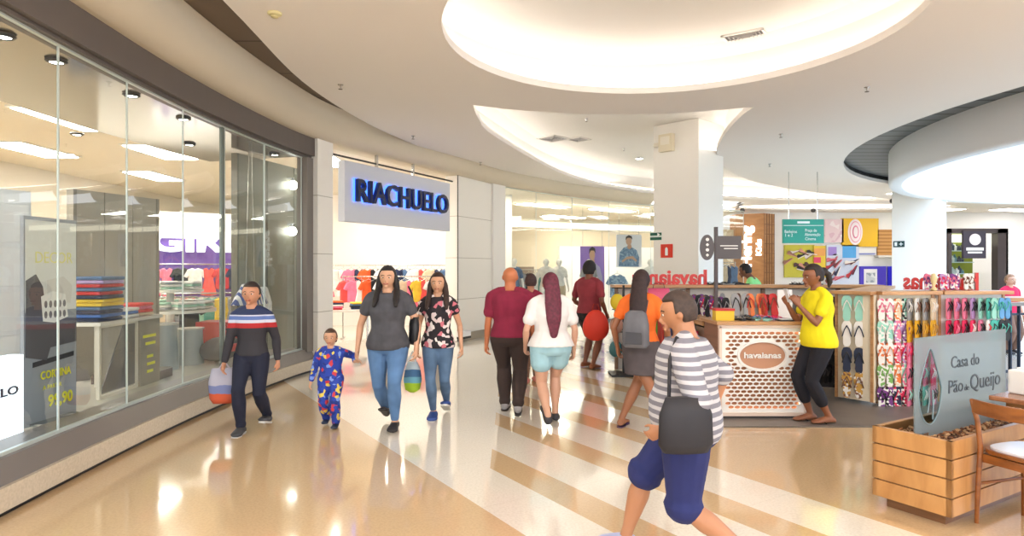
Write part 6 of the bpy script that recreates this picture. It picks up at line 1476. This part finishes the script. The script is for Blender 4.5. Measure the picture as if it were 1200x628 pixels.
# 10 worker in yellow
p = fl(961, 496)
rk_, jk = person('worker in a yellow tee with tied back hair holding a phone at the counter', (p.x, p.y+.02, 0), -PI/2+.1, H=1.62, w=1.04, dp=1.12, female=True, belly=.02, feet=[(-.07, -.05, 0), (.07, .06, 0)], hands=[(-.14, -.26, 1.19), (.13, -.29, 1.19)], lean=(0, -.02),
       skin=(142, 90, 62), hair=(38, 24, 20), hairstyle='tail', nod=.18, elbow=[(-.25, .5, -1), (.25, .5, -1)], top=dict(mat=mat('yellow_tee', (236, 220, 20), .85, var=.05), sleeve=.55, hem=.47, inflate=.018, flare=.1, name='t_shirt'), bottom=dict(mat=mat('black_capri', (24, 24, 34), .85), len=1.6, inflate=.012, low=1.1, cuff=1.1, name='capri_trousers'),
       shoes=dict(sandal=True, mat=mat('sandal_black', (28, 26, 28), .5), strap=mat('sandal_black', (28, 26, 28), .5)), handdir=[(V((.2, -.5, .8)), V((0, .5, .6)), V((1, -.1, 0))), (V((-.2, -.5, .8)), V((0, .5, .6)), V((-1, -.1, 0)))], armcurl=(.7, .7))
Mw = Matrix.Translation(rk_.location) @ Matrix.Rotation(rk_.rotation_euler.z, 4, 'Z')
q = Mw @ ((jk['hands'][0]+jk['hands'][1])/2+V((0, -.055, .085)))
ph = thing('phone', 'phone held up by the worker in yellow', 'phone', q, rk_.rotation_euler.z); b = MB(); b.box((0, 0, 0), (.072, .010, .145), rx=.35); b.build('case', mat('phone_white', (226, 226, 230), .3), ph, bevel=.004)
b = MB(); b.box((0, .006, .002), (.062, .003, .125), rx=.35); b.build('screen', mat('phone_screen', (40, 44, 56), .1), ph)
# 11 assistant in light green behind the ledge, 12 person in red at far right
person('person with black hair in a light green top beyond the rear kiosk wall', (xx(893, 10.8), 10.8, 0), PI+.9, H=1.66, w=1.2, lean=(0, -.16), female=True, skin=(120, 76, 54), hair=(20, 16, 18), hairstyle='short', top=dict(mat=mat('mint_top', (140, 220, 140), .85), sleeve=.5, hem=.49, inflate=.02, name='t_shirt'), bottom=dict(mat=mat('shorts_black', (36, 34, 36), .85), len=1.9, inflate=.014), shoes=dict(mat=mat('shoe_darkgrey', (52, 50, 54), .6)), nod=.3)
person('person in a crimson top beyond the railing at the far right', (xx(1183, 11.6), 11.6, 0), .2, H=1.46, w=1.1, female=True, skin=(206, 160, 136), hair=(150, 110, 80), hairstyle='short', top=dict(mat=mat('crimson_top', (206, 30, 76), .85), sleeve=.5, hem=.49, inflate=.02, name='t_shirt'), bottom=dict(mat=mat('trouser_taupe', (120, 90, 76), .85), len=1.9, inflate=.012), shoes=dict(mat=mat('shoe_darkgrey', (52, 50, 54), .6)))
# mannequins in the far shop window
MW = (236, 234, 230)
for i, (u, Y, rz, cl) in enumerate(((640, 18.9, -.2, 'white'), (655, 19.4, .2, 'white'), (690, 20.4, .1, 'grey'), (602, 17.95, .3, 'denim'), (762, 20.2, -.1, 'white'))):
    lb = ['white mannequin in a white shirt, left of the middle pair in the far window', 'white mannequin in a white shirt, right of the middle pair in the far window', 'white mannequin in a grey shirt before the purple poster', 'white mannequin in a blue denim shirt behind the bald man', 'white mannequin in a white shirt close to the left column'][i]
    t = thing('mannequin_stand', ['round base under the left mannequin of the middle pair', 'round base under the right mannequin of the middle pair', 'round base under the mannequin before the purple poster', 'round base under the mannequin in denim', 'round base under the mannequin by the left column'][i], 'stand', (xx(u, Y), Y, 0)); b = MB(); b.cyl((0, 0, 0), .3, .10, 24); b.build('disc', mat('stand_glass', (206, 206, 204), .3), t, 'auto')
    person(lb, (xx(u, Y), Y, .10), rz, H=1.78, w=1.0, skin=MW, hairstyle='bald', headless=True, name='mannequin', category='mannequin', top=dict(mat=gm(cl), sleeve=.6, hem=.49, inflate=.014, name='shirt'), bottom=dict(mat=gm('beige' if i % 2 else 'white'), len=1.9, inflate=.012), vox=.016)
# unseen light panels added overhead and behind the camera to brighten the mall
k_ = 0
for y_ in (-1.2, 1.4, 3.6):
    for x_ in (-1.0, 1.6, 4.2, 6.3):
        if y_ > 3 and -0.9 < x_ < 4: continue
        ceil_panel(x_, y_, .55, .55, 3.8, 'square fill light panel added out of view near the viewer, %s of the group' % ORD[k_], 0, mat('fill_panel', (255, 250, 242), .5, emit=17, ecol=(255, 250, 245))); k_ += 1
for i, (x_, y_) in enumerate(((14.5, 21.0), (17.6, 20.2), (16.0, 24.2), (19.5, 24.6), (12.4, 19.2))):  # glowing panels added to lift the dim ceiling at the far right
    ceil_panel(x_, y_, 2.2, .7, 3.8, 'long light panel added to brighten the far right mall ceiling, %s of the group' % ORD[i], .3, mat('fill_panel_far', (255, 250, 242), .5, emit=6, ecol=(255, 250, 245)))
# ================================================================ camera, light
cam = bpy.data.cameras.new('camera'); co = bpy.data.objects.new('camera', cam); C.objects.link(co)
co.location = (0, 0, EYE); co.rotation_euler = (PI/2, 0, 0); cam.sensor_width = 36; cam.lens = 36*F/1200; cam.clip_end = 200; cam.clip_start = .02
sc = bpy.context.scene; sc.camera = co
w = bpy.data.worlds.new('world'); sc.world = w; w.use_nodes = True
bg = w.node_tree.nodes['Background']; bg.inputs[0].default_value = (.93, .96, 1, 1); bg.inputs[1].default_value = 2.0
vs_ = sc.view_settings; vs_.view_transform = 'Standard'; vs_.look = 'None'; vs_.gamma = 1; vs_.exposure = .88; vs_.use_curve_mapping = False
cy = sc.cycles
cy.use_denoising = True
try: cy.denoiser = 'OPENIMAGEDENOISE'
except Exception: pass
cy.max_bounces = 8; cy.diffuse_bounces = 4; cy.glossy_bounces = 4; cy.transparent_max_bounces = 12; cy.transmission_bounces = 4
cy.sample_clamp_indirect = 8; cy.caustics_reflective = False; cy.caustics_refractive = False
